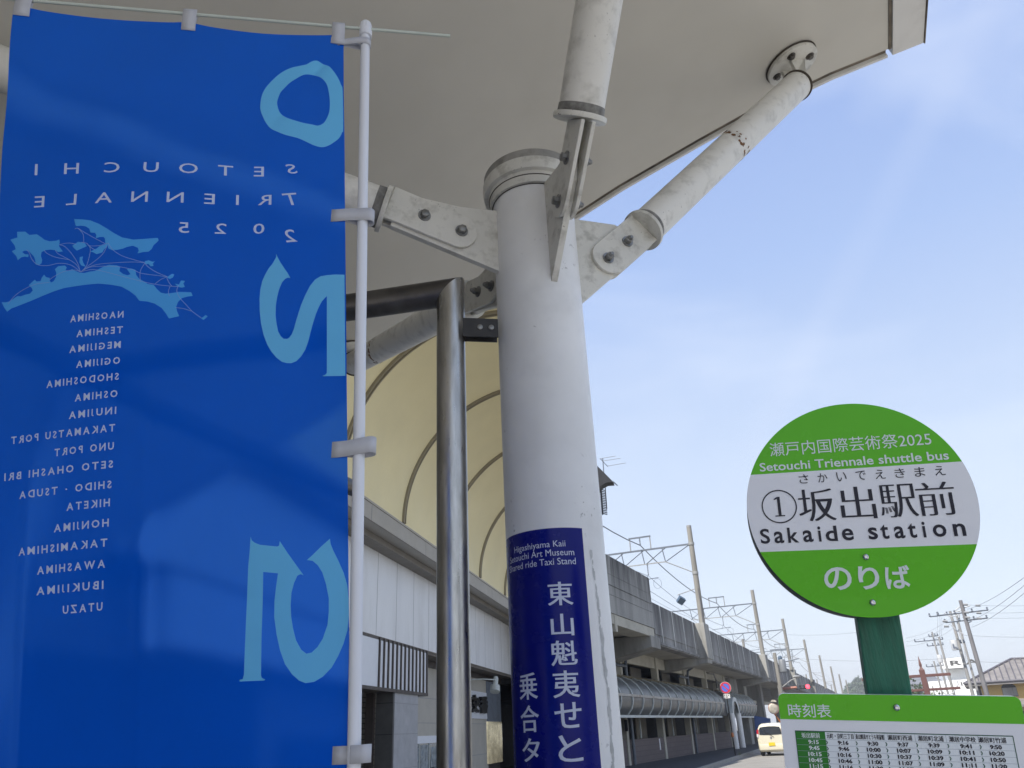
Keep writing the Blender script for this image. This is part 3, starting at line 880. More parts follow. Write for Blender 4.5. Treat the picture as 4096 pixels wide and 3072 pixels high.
def banpt(a, z, off=0.0):              # a: metres from the pole-side hem, z: height
    d = bdir(z)
    e = E0 + (E1 - E0) * ((E0.z - z) / (E0.z - E1.z))
    n = Vector((d.y, -d.x, 0))
    wv = .0050 * math.sin(a * 13 + z * 1.2) * min(1, a * 6) + 0.0065 * math.sin(a * 7.3 - z * 3.7 + 1.0) * min(1, a * 5)
    s = (a - (2.905 - z) * .62)        # slanting crease that starts at the upper pole-side corner
    wv += -.0065 * math.exp(-(s / .017) ** 2) * math.exp(-(a / .15) ** 2) * (1 if z < 2.93 else 0)
    wv += .003 * math.sin((a * .8 + z) * 21) * math.exp(-((z - 2.75) / .2) ** 2)
    wv += .0055 * math.exp(-((a - .335) / .016) ** 2) * min(1, max(0, (2.3 - z) * 2))
    wv += .0050 * math.exp(-((a - .545) / .013) ** 2) * min(1, max(0, (2.1 - z) * 2))
    for at_ in (.0, .30, .61):        # soft puckers hanging from the tabs
        wv += .0035 * math.exp(-((a - at_) / (.02 + (2.93 - z) * .35)) ** 2) * math.exp(-max(0, 2.93 - z) * 5)
    wv += .012 * math.sin(max(0, 1.62 - z) * 5) * a
    return e - d * a + n * (wv + off)


def ztop(a):
    return 2.914 - .006 * math.sin(math.pi * ((a - .02) % .29) / .29) * (1 if .02 < a < .60 else .2)


mb = MB()
NA, NZ = 62, 170
V = [[mb.bm.verts.new(banpt(.622 * i / NA, 1.06 + (ztop(.622 * i / NA) - 1.06) * j / NZ)) for i in range(NA + 1)] for j in range(NZ + 1)]
for j in range(NZ):
    for i in range(NA): mb.face((V[j][i], V[j][i + 1], V[j + 1][i + 1], V[j + 1][i]))
cl = mb.build('cloth', m_cloth, ban, True, recalc=False)
S4 = lambda L: [(x / 1e4, y / 1e4) for x, y in L]
fl = Flat()
fl.poly(bez(S4(NUM_O_OUT), 3), bez(S4(NUM_O_IN), 3))
fl.cut(.008, .010)
fl.onto(lambda x, y, z: banpt(x, y, .0017), 'large_numeral', m_cloth2, ban)
for L in (NUM_2, NUM_5):
    fl = Flat(); fl.poly(S4(L)); fl.cut(.02, .02)
    fl.onto(lambda x, y, z: banpt(x, y, .0011), 'large_numeral', m_cloth2, ban)
fl = Flat()
for L in MAP_LAND: fl.poly(S4(L))
fl.cut(.02, .03)
fl.onto(lambda x, y, z: banpt(x, y, .0008), 'map_shapes', m_cloths, ban)
fl = Flat()
for L in MAP_ROUTES:
    L = S4(L)
    p = []
    for i in range(len(L) - 1):        # smooth each route
        p0, p1, p2, p3 = L[max(i - 1, 0)], L[i], L[i + 1], L[min(i + 2, len(L) - 1)]
        for k in range(5):
            t = k / 5
            p.append(tuple(.5 * (2 * p1[c] + (p2[c] - p0[c]) * t + (2 * p0[c] - 5 * p1[c] + 4 * p2[c] - p3[c]) * t * t + (3 * p1[c] - p0[c] - 3 * p2[c] + p3[c]) * t ** 3) for c in (0, 1)))
    fl.line(p + [L[-1]], .00085)
fl.onto(lambda x, y, z: banpt(x, y, .0013 + z), 'map_routes', m_route, ban)
fl = Flat()
B0 = .004
for word, xs, z0, h in (('SETOUCHI', (.096, .160, .220, .285, .351, .421, .494, .558), 2.562, .0215),
                        ('TRIENNALE', (.096, .148, .197, .246, .305, .367, .431, .490, .549), 2.499, .0215),
                        ('2025', (.096, .157, .224, .287), 2.437, .0215)):
    for k, (ch, x) in enumerate(zip(word, xs)):
        asp = glyphs(ch, B0)[2]
        w = h * asp * 1.46
        lift = .010 if False else 0
        sh = 0.0
        zz = z0
        if k == 0:                     # the first letter of each row sits lower and leans, as the weave hangs there
            zz, sh = z0 + (.004 if word == 'SETOUCHI' else -.004 if word == 'TRIENNALE' else -.022), .008
        fl.text(ch, x - w / 2, x + w / 2, zz, zz + h * (1.25 if k == 0 and word != 'SETOUCHI' else 1), B0, 3, False, sh)
names = [('NAOSHIMA', .478, .382, 2.2755), ('TESHIMA', .465, .382, 2.2475), ('MEGIJIMA', .477, .384, 2.2210), ('OGIJIMA', .463, .384, 2.1930),
         ('SHODOSHIMA', .518, .385, 2.1650), ('OSHIMA', .463, .386, 2.1355), ('INUJIMA', .473, .387, 2.1070), ('TAKAMATSU PORT', .583, .388, 2.0780),
         ('UNO PORT', .498, .389, 2.0480), ('SETO OHASHI BRI', .5945, .3895, 2.0185), ('SHIDO · TSUDA', .564, .391, 1.9860), ('HIKETA', .472, .393, 1.9575),
         ('HONJIMA', .495, .394, 1.9260), ('TAKAMISHIMA', .562, .396, 1.8955), ('AWASHIMA', .525, .399, 1.8635), ('IBUKIJIMA', .525, .401, 1.8320), ('UTAZU', .474, .402, 1.8000)]
for s, a1, a0, z in names:
    c = [ch for ch in s]
    wid = [0.42 if ch == ' ' else .3 if ch == '·' else glyphs(ch, .020)[2] for ch in c]
    gap = .36
    tot = sum(wid) + gap * (len(c) - 1)
    k = (a1 - a0) / tot
    x = a0
    for ch, w in zip(c, wid):
        if ch == '·': fl.rect(x + .05 * k, x + .25 * k, z + .0052, z + .0072)
        elif ch != ' ': fl.text(ch, x, x + w * k, z, z + .0122, .020, 2)
        x += (w + gap) * k
fl.cut(.03, None)
fl.onto(lambda x, y, z: banpt(x, y, .0009), 'lettering', m_clothw, ban)
# pole, cap, cross rod, straps
mb = MB()
mb.tube(poleat(.02), P_TOP + Vector((0, 0, -.02)), .0093, .0093, 28)
mb.build('pole', m_pole, ban, True)
pd = (P_TOP - P_BOT).normalized()
mb = MB()
c0 = P_TOP - pd * .027
mb.lathe(c0, pd, [(.0095, 0), (.0128, .001), (.0132, .012), (.0132, .019), (.0120, .0195)], 40, False)
rings = []
for h, r in ((.0195, .0122), (.030, .0122), (.037, .0112), (.041, .0085), (.043, .004)):
    x = pd.orthogonal().normalized(); y = pd.cross(x)
    rings.append([c0 + pd * h + (x * math.cos(2 * math.pi * k / 48) + y * math.sin(2 * math.pi * k / 48)) * (r + (.0007 if k % 4 < 2 and h < .036 else 0)) for k in range(48)])
mb.loft(rings)
mb.build('pole_cap', m_pole, ban, True, angle=25)
mb = MB()
ra = banpt(-.2185, 2.9410); rb = banpt(.70, 2.933)
dn = Vector((bdir(2.93).y, -bdir(2.93).x, 0))
mb.tube(E0 + Vector((0, 0, 2.9405 - E0.z)) + bdir(2.93) * .2185, E0 + Vector((0, 0, 2.933 - E0.z)) - bdir(2.93) * .70, .0033, .0033, 12)
mb.build('cross_rod', m_rod, ban, True)


def ribbon(name, pts, zlo, zhi):       # closed or open band through plan points, standing between two heights
    mb = MB()
    lo = [mb.bm.verts.new(Vector((p.x, p.y, zlo(i) if callable(zlo) else zlo))) for i, p in enumerate(pts)]
    hi = [mb.bm.verts.new(Vector((p.x, p.y, zhi(i) if callable(zhi) else zhi))) for i, p in enumerate(pts)]
    for i in range(len(pts) - 1): mb.face((lo[i], lo[i + 1], hi[i + 1], hi[i]))
    o = mb.build(name, m_strap, ban, True, recalc=False)
    md = o.modifiers.new('thickness', 'SOLIDIFY'); md.thickness = .0011
    return o


for z, h, slack, slope in ((2.9005, .017, .0108, 0.0), (2.4645, .0265, .021, 0.0), (2.018, .0265, .027, .22), (1.585, .0225, .0235, .10)):
    d = bdir(z); n = Vector((d.y, -d.x, 0))
    hem = banpt(0, z); pc = poleat(z)
    L = (pc - hem).dot(d)
    pts = [banpt(.025, z, .0016), banpt(.012, z, .0018), hem + n * .0022]
    off = (pc - hem).dot(n)
    steps = [(L * .35, off * .4 + .006), (L * .7, off + .0100)]
    pts += [hem + d * a + n * b for a, b in steps]
    ctr = pc + d * (slack - .0100)
    rx = .0104
    pts += [pc + n * .0106 + d * 0.0]
    for i in range(9):
        th = math.pi / 2 - math.pi * i / 8
        pts.append(ctr + d * (math.cos(th) * rx) + n * (math.sin(th) * .0108))
    pts += [pc - n * .0108, hem + d * L * .4 + n * (off * .3 - .006), hem - n * .002, banpt(.012, z, -.002)]
    dz = lambda i, P=pts, z=z, s=slope: z + s * max(0, min(1, (P[i] - hem).dot(d) / .05)) * .02 + (.004 * s * 4 if False else 0)
    ribbon('strap', pts, lambda i: dz(i) - h / 2, lambda i: dz(i) + h / 2)
for a0, a1 in ((-.002, .0235), (.288, .3145), (.592, .621)):   # loops that hang the hem from the rod
    mb = MB()
    for off, zt, zb in ((.0018, 2.9445, 2.892), (-.002, 2.9445, 2.897)):
        cols = []
        for k in range(7):
            t = k / 6
            zz = zb + (zt - zb) * t
            bul = .0028 * max(0, (t - .35) / .65) * (1 if off > 0 else -1)
            base = lambda a: (E0 + Vector((0, 0, zz - E0.z)) - bdir(2.93) * a if zz > 2.912 else banpt(a, zz)) + dn * (off + bul)
            cols.append((base(a0), base(a1)))
        Vv = [[mb.bm.verts.new(p) for p in c] for c in cols]
        for p, q in zip(Vv, Vv[1:]): mb.face((p[0], p[1], q[1], q[0]))
    o = mb.build('hanging_tab', m_strap, ban, True, recalc=False)
    md = o.modifiers.new('thickness', 'SOLIDIFY'); md.thickness = .001
mb = MB()
mb.lathe(poleat(0) + Vector((0, 0, -.01)), (0, 0, 1), [(.20, 0), (.20, .05), (.17, .11), (.04, .13), (.03, .30)], 32)
mb.build('base_weight', m_pole, ban, True)

# ------------------------------------------------------------------ leaning bus-stop sign
c2w = lambda c: (c[0] * RIGHT + c[1] * UP - c[2] * FWD)
H_ = c2w((5686, 592, 1640.)).normalized()
V_ = c2w((6, 5030, -1640.)); V_ = (V_ - H_ * V_.dot(H_)).normalized()
N_ = H_.cross(V_)
d_ = ray(1865, 1110)
SO = CAM + d_ * 1.6 - H_ * .00745 + V_ * .0167


def sp(x, y, z=0.0): return SO + H_ * x + V_ * y + N_ * z


foot = sp(.004, -(SO.z) / V_.z, -.055)
bus = thing('bus_stop_sign', foot, 'round green and white bus stop sign over a timetable on a leaning green post', 'bus stop sign')
mb = MB()
ylo = -(SO.z - .05) / V_.z
pz0 = -.0600
xl, xr = [(onplane(x, 1410, sp(0, 0, pz0), N_) - SO).dot(H_) for x in (1861.5, 1956.5)]
mb.hexa([sp(xl, ylo, pz0 - .05), sp(xr, ylo, pz0 - .05), sp(xr, ylo, pz0), sp(xl, ylo, pz0),
         sp(xl, -.14, pz0 - .05), sp(xr, -.14, pz0 - .05), sp(xr, -.14, pz0), sp(xl, -.14, pz0)])
mb.build('post', m_post, bus, bevel=.004)
mb = MB()
mb.lathe(foot + Vector((0, 0, -.005)), (0, 0, 1), [(.24, 0), (.24, .06), (.22, .09), (.09, .11)], 32)
mb.build('base', m_conc, bus, True)
RD = .2258
mb = MB()
mb.lathe(sp(0, 0, -.1185), N_, [(RD - .001, 0), (RD, .002), (RD, .116), (RD - .0005, .117)], 96)
disc = mb.build('disc', m_discrim, bus, True, angle=30)
mb = MB()
mb.lathe(sp(0, 0, -.1195), N_, [(RD - .002, 0), (RD + .0009, .0002), (RD + .0009, .0022), (RD - .002, .0024)], 96, False)
mb.build('rim_line', m_rimw, bus, True)


def cap(y0, y1, r, lev):               # part of the disc between two heights
    pts = []
    N = 80
    for i in range(N + 1):
        y = y0 + (y1 - y0) * (1 - math.cos(math.pi * i / N)) / 2
        pts.append((math.sqrt(max(0, r * r - y * y)), y))
    return pts + [(-x, y) for x, y in reversed(pts)]


for nm, y0, y1, mt in (('face_band', .0812, RD - .0004, m_green), ('face_band', -.0875, .0812, m_white), ('face_band', -RD + .0004, -.0875, m_green)):
    fl = Flat(); fl.poly(cap(y0, y1, RD - .0002, 0))
    fl.onto(lambda x, y, z: sp(x, y, -.0008), nm, mt, bus, False)
fl = Flat()
fl.text('瀬戸内国際芸術祭2025', -.1640, .1605, .1185, .1500, 0, 3)
fl.text('Setouchi Triennale shuttle bus', -.1895, .1875, .0868, .1062, .014, 3)
for ch, x0, x1 in (('の', -.0868, -.0335), ('り', -.0205, .0190), ('ば', .0300, .0770)):
    fl.text(ch, x0, x1, -.1705, -.1240, .02, 4)
fl.onto(lambda x, y, z: sp(x, y, .0002), 'light_lettering', m_silver, bus, False)
fl = Flat()
ks = [-.1010, -.0627, -.0245, .0140, .0520, .0900, .1280, .1660]
for ch, x in zip('さかいでえきまえ', ks): fl.text(ch, x - .0098, x + .0098, .0550, .0748, 0, 3)
X = [(-.1190, -.0455), (-.0350, .0340), (.0420, .1130), (.1135, .1855)]
for i, (ch, (x0, x1)) in enumerate(zip('坂出駅前', X)):
    for k in (-1, 0, 1):               # thick uprights, thin cross strokes
        fl.lev = .00006 * (k + 1)
        fl.text(ch, x0 + k * .0015 + .0015, x1 + k * .0015 - .0015, -.0270, .0415, -.014, 4)
fl.lev = 0
ro, ri, cx, cy = .0363, .0337, -.1582, .0080
fl.poly([(cx + ro * math.cos(2 * math.pi * i / 64), cy + ro * math.sin(2 * math.pi * i / 64)) for i in range(64)],
        [(cx + ri * math.cos(2 * math.pi * i / 64), cy + ri * math.sin(2 * math.pi * i / 64)) for i in range(64)])
fl.rect(cx - .0030, cx + .0030, cy - .0190, cy + .0210); fl.rect(cx - .0100, cx + .0100, cy - .0215, cy - .0191)
fl.poly([(cx - .0031, cy + .0210), (cx - .0095, cy + .0170), (cx - .0095, cy + .0145), (cx - .0031, cy + .0165)])
for s, x0, x1 in (('S', -.2041, -.1845), ('a', -.1758, -.1560), ('k', -.1480, -.1260), ('a', -.1174, -.0970), ('i', -.0867, -.0809), ('d', -.0721, -.0490), ('e', -.0400, -.0175),
                  ('s', .0111, .0290), ('t', .0350, .0505), ('a', .0608, .0805), ('t', .0870, .1025), ('i', .1140, .1198), ('o', .1330, .1575), ('n', .1702, .1925)):
    fl.text(s, x0, x1, -.0705, -.0385 if s in 'Skdi' else -.0405 if s == 't' else -.0455, .018, 4)
fl.onto(lambda x, y, z: sp(x, y, .0002 + z), 'dark_lettering', m_navy, bus, False)


def screw(x, y):
    mb = MB()
    mb.lathe(sp(x, y, -.0006), N_, [(.0066, 0), (.0064, .0020), (.0048, .0040), (.0030, .0047), (.0028, .0030), (.0010, .0028)], 24)
    mb.build('screw', m_screw, bus, True)


screw(-.0003, -.1055); screw(-.0005, -.1963)
# timetable board
TL, TR, TT, TBm = -.2045, .2295, -.3705, -1.02


def rrect(x0, x1, y0, y1, r, top=True, bot=True):
    p = []
    for cx, cy, a0, on in ((x1 - r, y1 - r, 0, top), (x0 + r, y1 - r, 90, top), (x0 + r, y0 + r, 180, bot), (x1 - r, y0 + r, 270, bot)):
        if on: p += [(cx + r * math.cos(math.radians(a0 + 90 * i / 8)), cy + r * math.sin(math.radians(a0 + 90 * i / 8))) for i in range(9)]
        else: p.append((x0 if a0 in (90, 180) else x1, y1 if a0 < 100 else y0))
    return p


mb = MB()
mb.prism([sp(x, y, -.0150) for x, y in rrect(TL, TR, TBm, TT, .012)], N_ * .0135)
mb.build('timetable_board', m_white, bus, True, angle=30)
mb = MB()
for y in (-.40, -.95): mb.hexa([sp(a, b, c) for b in (y - .015, y + .015) for a, c in ((xl + .01, pz0), (xr - .01, pz0), (xr - .01, -.0152), (xl + .01, -.0152))])
mb.build('spacer_block', m_post, bus)
fl = Flat(); fl.poly(rrect(TL + .0003, TR - .0003, -.4185, TT - .0003, .0117, True, False))
fl.onto(lambda x, y, z: sp(x, y, -.0009), 'heading_band', m_green, bus, False)
GX0, GX1, GY1, RH = -.1777, .2038, -.4405, .01085
COLX = [-.1777, -.1229, -.0687, -.0155, .0383, .0919, .1463, .2038]
GY0 = GY1 - .0134 - RH * 12
fl = Flat(); fl.rect(COLX[1], GX1, GY0, GY1)
fl.onto(lambda x, y, z: sp(x, y, -.0010), 'timetable_cells', m_tpale, bus, False)
fl = Flat(); fl.rect(GX0, COLX[1], GY0, GY1)
fl.onto(lambda x, y, z: sp(x, y, -.0010), 'first_column', m_tgreen, bus, False)
fl = Flat()
for i in range(13):
    y = GY1 - .0134 - RH * i
    fl.rect(GX0, GX1, y - .00025, y + .00025)
for x in COLX[2:-1]: fl.rect(x - .00025, x + .00025, GY1 - .0134, GY1)
fl.onto(lambda x, y, z: sp(x, y, -.0006), 'rules', m_tline, bus, False)
fl = Flat()
fl.rect(GX0 - .0012, GX1 + .0012, GY1, GY1 + .0016); fl.rect(GX0 - .0012, GX0, GY0, GY1); fl.rect(GX1, GX1 + .0014, GY0, GY1)
fl.onto(lambda x, y, z: sp(x, y, -.0005), 'table_border', m_tdark, bus, False)
heads = ['坂出駅前', '元町・京町三丁目', '東山魁夷せとうち美術館', '瀬居町西浦', '瀬居町北浦', '瀬居中学校', '瀬居町竹浦']
times = [['9:15', '9:16', '9:30', '9:37', '9:39', '9:41', '9:50'], ['9:45', '9:46', '10:00', '10:07', '10:09', '10:11', '10:20'],
         ['10:15', '10:16', '10:30', '10:37', '10:39', '10:41', '10:50'], ['10:45', '10:46', '11:00', '11:07', '11:09', '11:11', '11:20'],
         ['11:15', '11:16', '11:30', '11:37', '11:39', '11:41', '11:50']]
fd, fw = Flat(), Flat()
for c in range(7):
    x0, x1 = COLX[c], COLX[c + 1]
    hw = (.0170, .0245, .0255, .0215, .0220, .0225, .0230)[c]
    xc = (x0 + x1) / 2 + (0 if c < 6 else -.006)
    for k in (-1, 0, 1):
        q_ = fw if c == 0 else fd
        q_.lev = .00005 * (k + 1)
        q_.text(heads[c], xc - hw + k * .00016, xc + hw + k * .00016, GY1 - .0115, GY1 - .0020, .004, 2)
        q_.lev = 0
    for r in range(5):
        s = times[r][c]
        yb = GY1 - .0134 - RH * r - .0089
        w2 = (.0096 if len(s) == 4 else .0122)
        for k in (-1, 1):
            q_ = fw if c == 0 else fd
            q_.lev = .00005 * (k + 1)
            q_.text(s, xc + .004 - w2 + k * .00022, xc + .004 + w2 + k * .00022, yb, yb + .0074, .024, 2)
            q_.lev = 0
fw.text('時刻表', -.1872, -.1066, -.4145, -.3895, .006, 3)
fd.onto(lambda x, y, z: sp(x, y, -.0002 + z), 'time_lettering', m_navy, bus, False)
fw.onto(lambda x, y, z: sp(x, y, -.0002 + z), 'pale_lettering', m_silver, bus, False)
fl = Flat()
for c in range(1, 7):
    for r in range(5):
        yc, x = GY1 - .0134 - RH * r - .0054, COLX[c] + .0012
        fl.poly([(x - .0016, yc + .0034), (x + .0003, yc + .0034), (x + .0021, yc), (x + .0003, yc - .0034), (x - .0016, yc - .0034), (x + .0004, yc)])
fl.onto(lambda x, y, z: sp(x, y, -.0002), 'arrow_marks', m_tdark, bus, False)
screw(.0141, -.3934)

# ------------------------------------------------------------------ stainless post frame beside the column
ax_ = math.radians(-5.04)
SB = Vector((2.40 * math.sin(ax_), 2.40 * math.cos(ax_), 0))
SR = .0508
sfr = thing('steel_post_frame', SB, 'tall stainless steel tube frame standing left of the white column', 'post')
ad = math.radians(-79.3)
adir = Vector((math.sin(ad), math.cos(ad), 0))
zc = onplane(968, 632, SB, Vector((0, 1, 0))).z
mb = MB()
x1_, y1_ = adir, Vector((0, 0, 1)); s1_ = adir.cross(y1_)
K = 36
cut = []
for lo_hi in (0, 1):
    pass
ringb = [SB + (x1_ * math.cos(2 * math.pi * k / K) + s1_ * math.sin(2 * math.pi * k / K)) * SR for k in range(K)]
ringm = [p + Vector((0, 0, zc - (p - SB).dot(x1_))) for p in ringb]
mb.loft([[p + Vector((0, 0, .0)) for p in ringb], ringm], True, True, False)
mb.build('post', m_inox, sfr, True, angle=60)
mb = MB()
ringe = [p + x1_ * (1.9 - (p - SB).dot(x1_)) for p in ringm]
mb.loft([ringm, ringe], True, False, True)
mb.build('arm', m_inoxdark, sfr, True, angle=60)  # same tube as the post, its shade painted in as darker steel
mb = MB()
p2 = SB + x1_ * 1.9
mb.tube(p2, p2 + Vector((0, 0, zc - .04)), SR, SR, 32)
mb.build('post', m_inox, sfr, True)
mb = MB()
b0 = at(998, 722, 2.385); b1 = at(1073, 704, 2.40)
bd = (b1 - b0); bd.z = 0; bd.normalize()
bn = Vector((bd.y, -bd.x, 0))
z_lo, z_hi = onplane(1030, 737, b0, bn).z, onplane(1030, 698, b0, bn).z
o0, o1 = SB + bd * .03, CB - bd * (RC - .012)
o0 = Vector((b0.x, b0.y, 0))
LN = (Vector((b1.x, b1.y, 0)) - o0).dot(bd)
for sft in (-.006, .03):
    mb.hexa([o0 + bn * sft + Vector((0, 0, z_lo)), o0 + bd * LN + bn * sft + Vector((0, 0, z_lo)), o0 + bd * LN + bn * (sft + .006) + Vector((0, 0, z_lo)), o0 + bn * (sft + .006) + Vector((0, 0, z_lo)),
             o0 + bn * sft + Vector((0, 0, z_hi)), o0 + bd * LN + bn * sft + Vector((0, 0, z_hi)), o0 + bd * LN + bn * (sft + .006) + Vector((0, 0, z_hi)), o0 + bn * (sft + .006) + Vector((0, 0, z_hi))])
mb.build('bracket', m_darkplate, sfr, bevel=.001)
zm = (z_lo + z_hi) / 2
for t in (.48, .80):
    mb = MB()
    mb.lathe(o0 + bd * LN * t + bn * .036 + Vector((0, 0, zm)), bn, [(.010, 0), (.010, .004), (.006, .006)], 14)
    mb.build('bracket_bolt', m_bolt, sfr, True)
# a second, lower dark tube rail reaching in from behind the banner
re = at(771, 1058, 4.55)
ru = FV.u
rail = thing('tube_rail', re - ru * 3.2 - Vector((0, 0, re.z)), 'dark tube rail whose end shows between the blue banner and its pole', 'rail')
mb = MB(); mb.tube(re, re - ru * 3.2, .048, .048, 24); mb.build('rail', m_inoxdark, rail, True)
mb = MB(); pz = re - ru * 3.15; mb.tube(pz, Vector((pz.x, pz.y, 0)), .048, .048, 24); mb.build('post', m_inoxdark, rail, True)
mb = MB(); pz = re - ru * .6; mb.tube(pz + FV.w * -.03, Vector((pz.x, pz.y, 0)) + FV.w * -.03, .02, .02, 16) if False else None; mb.bm.free()
# ------------------------------------------------------------------ station building on the left
stn = thing('station_building', FS(18, -9, 0), 'pale station building with a cream barrel-vaulted eave and white panel front', 'station building')
WF, WP, WR = -5.8, -6.5, -7.05          # fascia, panel and recessed wall planes
mb = MB()
R_, ZC, WC = 3.06, 6.08, -5.8 + 3.06
UE0, UE1 = -8.0, 27.7
N = 36
ring = lambda uu, r: [FS(uu, WC - r * math.cos(math.radians(95) * i / N), ZC + r * math.sin(math.radians(95) * i / N)) for i in range(N + 1)]
ub = [UE0 + 1.765 * k for k in range(20)] + [UE1]
mb.loft([ring(x, R_) for x in ub], False, False, False)
mb.build('vault_soffit', m_cream, stn, True, recalc=False)
mb = MB()
mb.loft([ring(x, R_ + .25) for x in (UE0, UE1)], False, False, False)
a, b = ring(UE1, R_), ring(UE1, R_ + .25)
mb.loft([a, b], False, False, False)
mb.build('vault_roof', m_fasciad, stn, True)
for ux in (-5.0, -1.47, 2.06, 5.59, 9.12, 12.65, 16.17, 19.70, 23.23, 26.78):
    mb = MB()
    for du, r in ((-.055, .045), (.055, .045)):
        pass
    rr_ = [[FS(ux + du, WC - (R_ - dr) * math.cos(t), ZC + (R_ - dr) * math.sin(t)) for du, dr in ((-.085, .001), (-.07, .05), (-.03, .055), (-.022, .03), (.022, .03), (.03, .055), (.07, .05), (.085, .001))]
           for t in [math.radians(95) * i / N for i in range(N + 1)]]
    mb.loft(rr_, True)
    mb.build('vault_rib', m_rib, stn, True, angle=50)
mb = MB()
mb.box(FS, -8, 30, WF - .35, WF, 5.68, 6.02)
mb.box(FS, -8, 30, WF - .35, WF + .02, 6.02, 6.07)
mb.build('fascia', m_fascia, stn, bevel=.006)
mb = MB()
for ux in (-6.9, -3.4, .1, 3.65, 7.2, 10.75, 14.28, 17.84, 21.36, 24.88, 28.4): mb.box(FS, ux - .008, ux + .008, WF, WF + .003, 5.68, 6.02)
mb.build('fascia_joint', m_joint, stn)
mb = MB()
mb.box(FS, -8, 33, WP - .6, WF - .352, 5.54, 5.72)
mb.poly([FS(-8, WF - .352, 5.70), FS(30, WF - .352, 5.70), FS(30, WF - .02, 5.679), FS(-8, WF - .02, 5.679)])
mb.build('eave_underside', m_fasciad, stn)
mb = MB()
mb.box(FS, -8, 33, WP - .5, WP, 3.71, 5.54)
mb.build('panel_front', m_panel, stn)
mb = MB()
k = -7.44
while k < 33:
    mb.box(FS, k - .006, k + .006, WP, WP + .003, 3.72, 5.54)
    k += 1.26
mb.build('panel_seam', m_joint, stn)
mb = MB()
mb.box(FS, -8, 33, WR - .3, WP - .01, 3.62, 3.708)
mb.box(FS, -8, 33, WP - .01, WP + .012, 3.68, 3.712)
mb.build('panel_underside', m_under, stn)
mb = MB()
mb.box(FS, -8, 33, WR - .05, WR + .05, 3.44, 3.62)
mb.build('lintel', m_slat, stn)
mb = MB()
mb.box(FS, 19.3, 28.9, WR - .5, WR, 0, 3.45)
mb.build('wall', m_wallb, stn)
mb = MB()
for z in (1.05, 2.0, 2.63): mb.box(FS, 19.46, 28.9, WR, WR + .003, z - .008, z + .008)
for x in (24.3,): mb.box(FS, x - .006, x + .006, WR, WR + .003, 0, 3.4)
mb.build('wall_joint', m_joint, stn)
# white sign box with brown slats
mb = MB()
mb.box(FS, 8, 20.05, WP - .42, WP + .015, 2.66, 3.64)
mb.build('sign_box', m_signw, stn, bevel=.004)
mb = MB()
mb.box(FS, 8, 20.12, WP - .44, WP + .045, 2.595, 2.665); mb.box(FS, 8, 20.12, WP - .44, WP + .02, 3.64, 3.70); mb.box(FS, 20.05, 20.12, WP - .44, WP + .02, 2.665, 3.64)
mb.build('sign_frame', m_slat, stn)
for i in range(13):
    uu = 16.68 + (20.06 - 16.68) * i / 12
    mb = MB(); mb.box(FS, uu - .032, uu + .032, WP + .016, WP + .046, 2.60, 3.69); mb.build('slat', m_slat, stn)
# pillar, tiled bay behind it
mb = MB()
mb.box(FS, 17.80, 19.46, WP - .42, WP - .003, 0, 2.60)
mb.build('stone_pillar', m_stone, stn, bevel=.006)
mb = MB()
for z in (1.02, 1.73, 2.38):
    mb.box(FS, 17.795, 19.462, WP - .41, WP, z - .007, z + .007)
mb.build('pillar_joint', m_joint, stn)
mb = MB(); mb.box(FS, 17.72, 17.797, WP - .42, WP - .012, 0, 2.60); mb.build('pillar_side', m_stoned, stn)  # same stone as the front; the side's shade is put into its darker colour
mb = MB()
for z in (1.02, 1.73, 2.38): mb.box(FS, 17.717, 17.72, WP - .41, WP - .015, z - .007, z + .007)
mb.build('pillar_joint', m_black, stn)
mb = MB(); mb.box(FS, 17.60, 17.719, WP - .62, WP - .44, 0, 2.60); mb.build('door_jamb', m_slat, stn)
mb = MB(); mb.box(FS, -8, 18.6, WR - .5, WR - .2, 0, 3.5); mb.build('tiled_wall', m_tile, stn)
mb = MB(); mb.box(FS, 12.0, 15.55, WR - .2, WR - .17, 0, 1.63); mb.box(FS, -6, 11.2, WR - .2, WR - .17, 0, 2.5); mb.build('unseen_dark_opening', m_dark, stn)  # unseen openings blacked in to darken what shows through the banner
# shop window with posters
mb = MB(); mb.box(FS, 19.75, 24.1, WR + .001, WR + .035, 1.50, 1.68); mb.build('window_head', m_signw, stn)
mb = MB(); mb.box(FS, 19.75, 24.1, WR + .001, WR + .012, .75, 1.50); win = mb.build('window', m_glass, stn)
mb = MB()
for x in (20.35, 21.2, 22.05, 22.9, 23.6): mb.box(FS, x - .015, x + .015, WR + .012, WR + .03, .75, 1.50)
mb.build('window_bar', m_lampw, stn)
m_post1 = M('faded_poster', (0.34, 0.37, 0.38), 0.6, var=.5, vs=7, grime=(.12, .20, .26), gs=9, gamt=.8)
mb = MB()
for x0, x1, z0, z1 in ((19.8, 20.3, .86, 1.45), (20.4, 20.95, .95, 1.48), (21.0, 21.16, .8, 1.4), (21.3, 21.95, .9, 1.46), (22.2, 22.8, .9, 1.4)): mb.box(FS, x0, x1, WR + .0125, WR + .014, z0, z1)
mb.build('poster', m_post1, stn)
mb = MB(); mb.box(FS, 19.75, 24.1, WR + .001, WR + .05, .55, .75); mb.build('window_sill', m_wallb, stn)
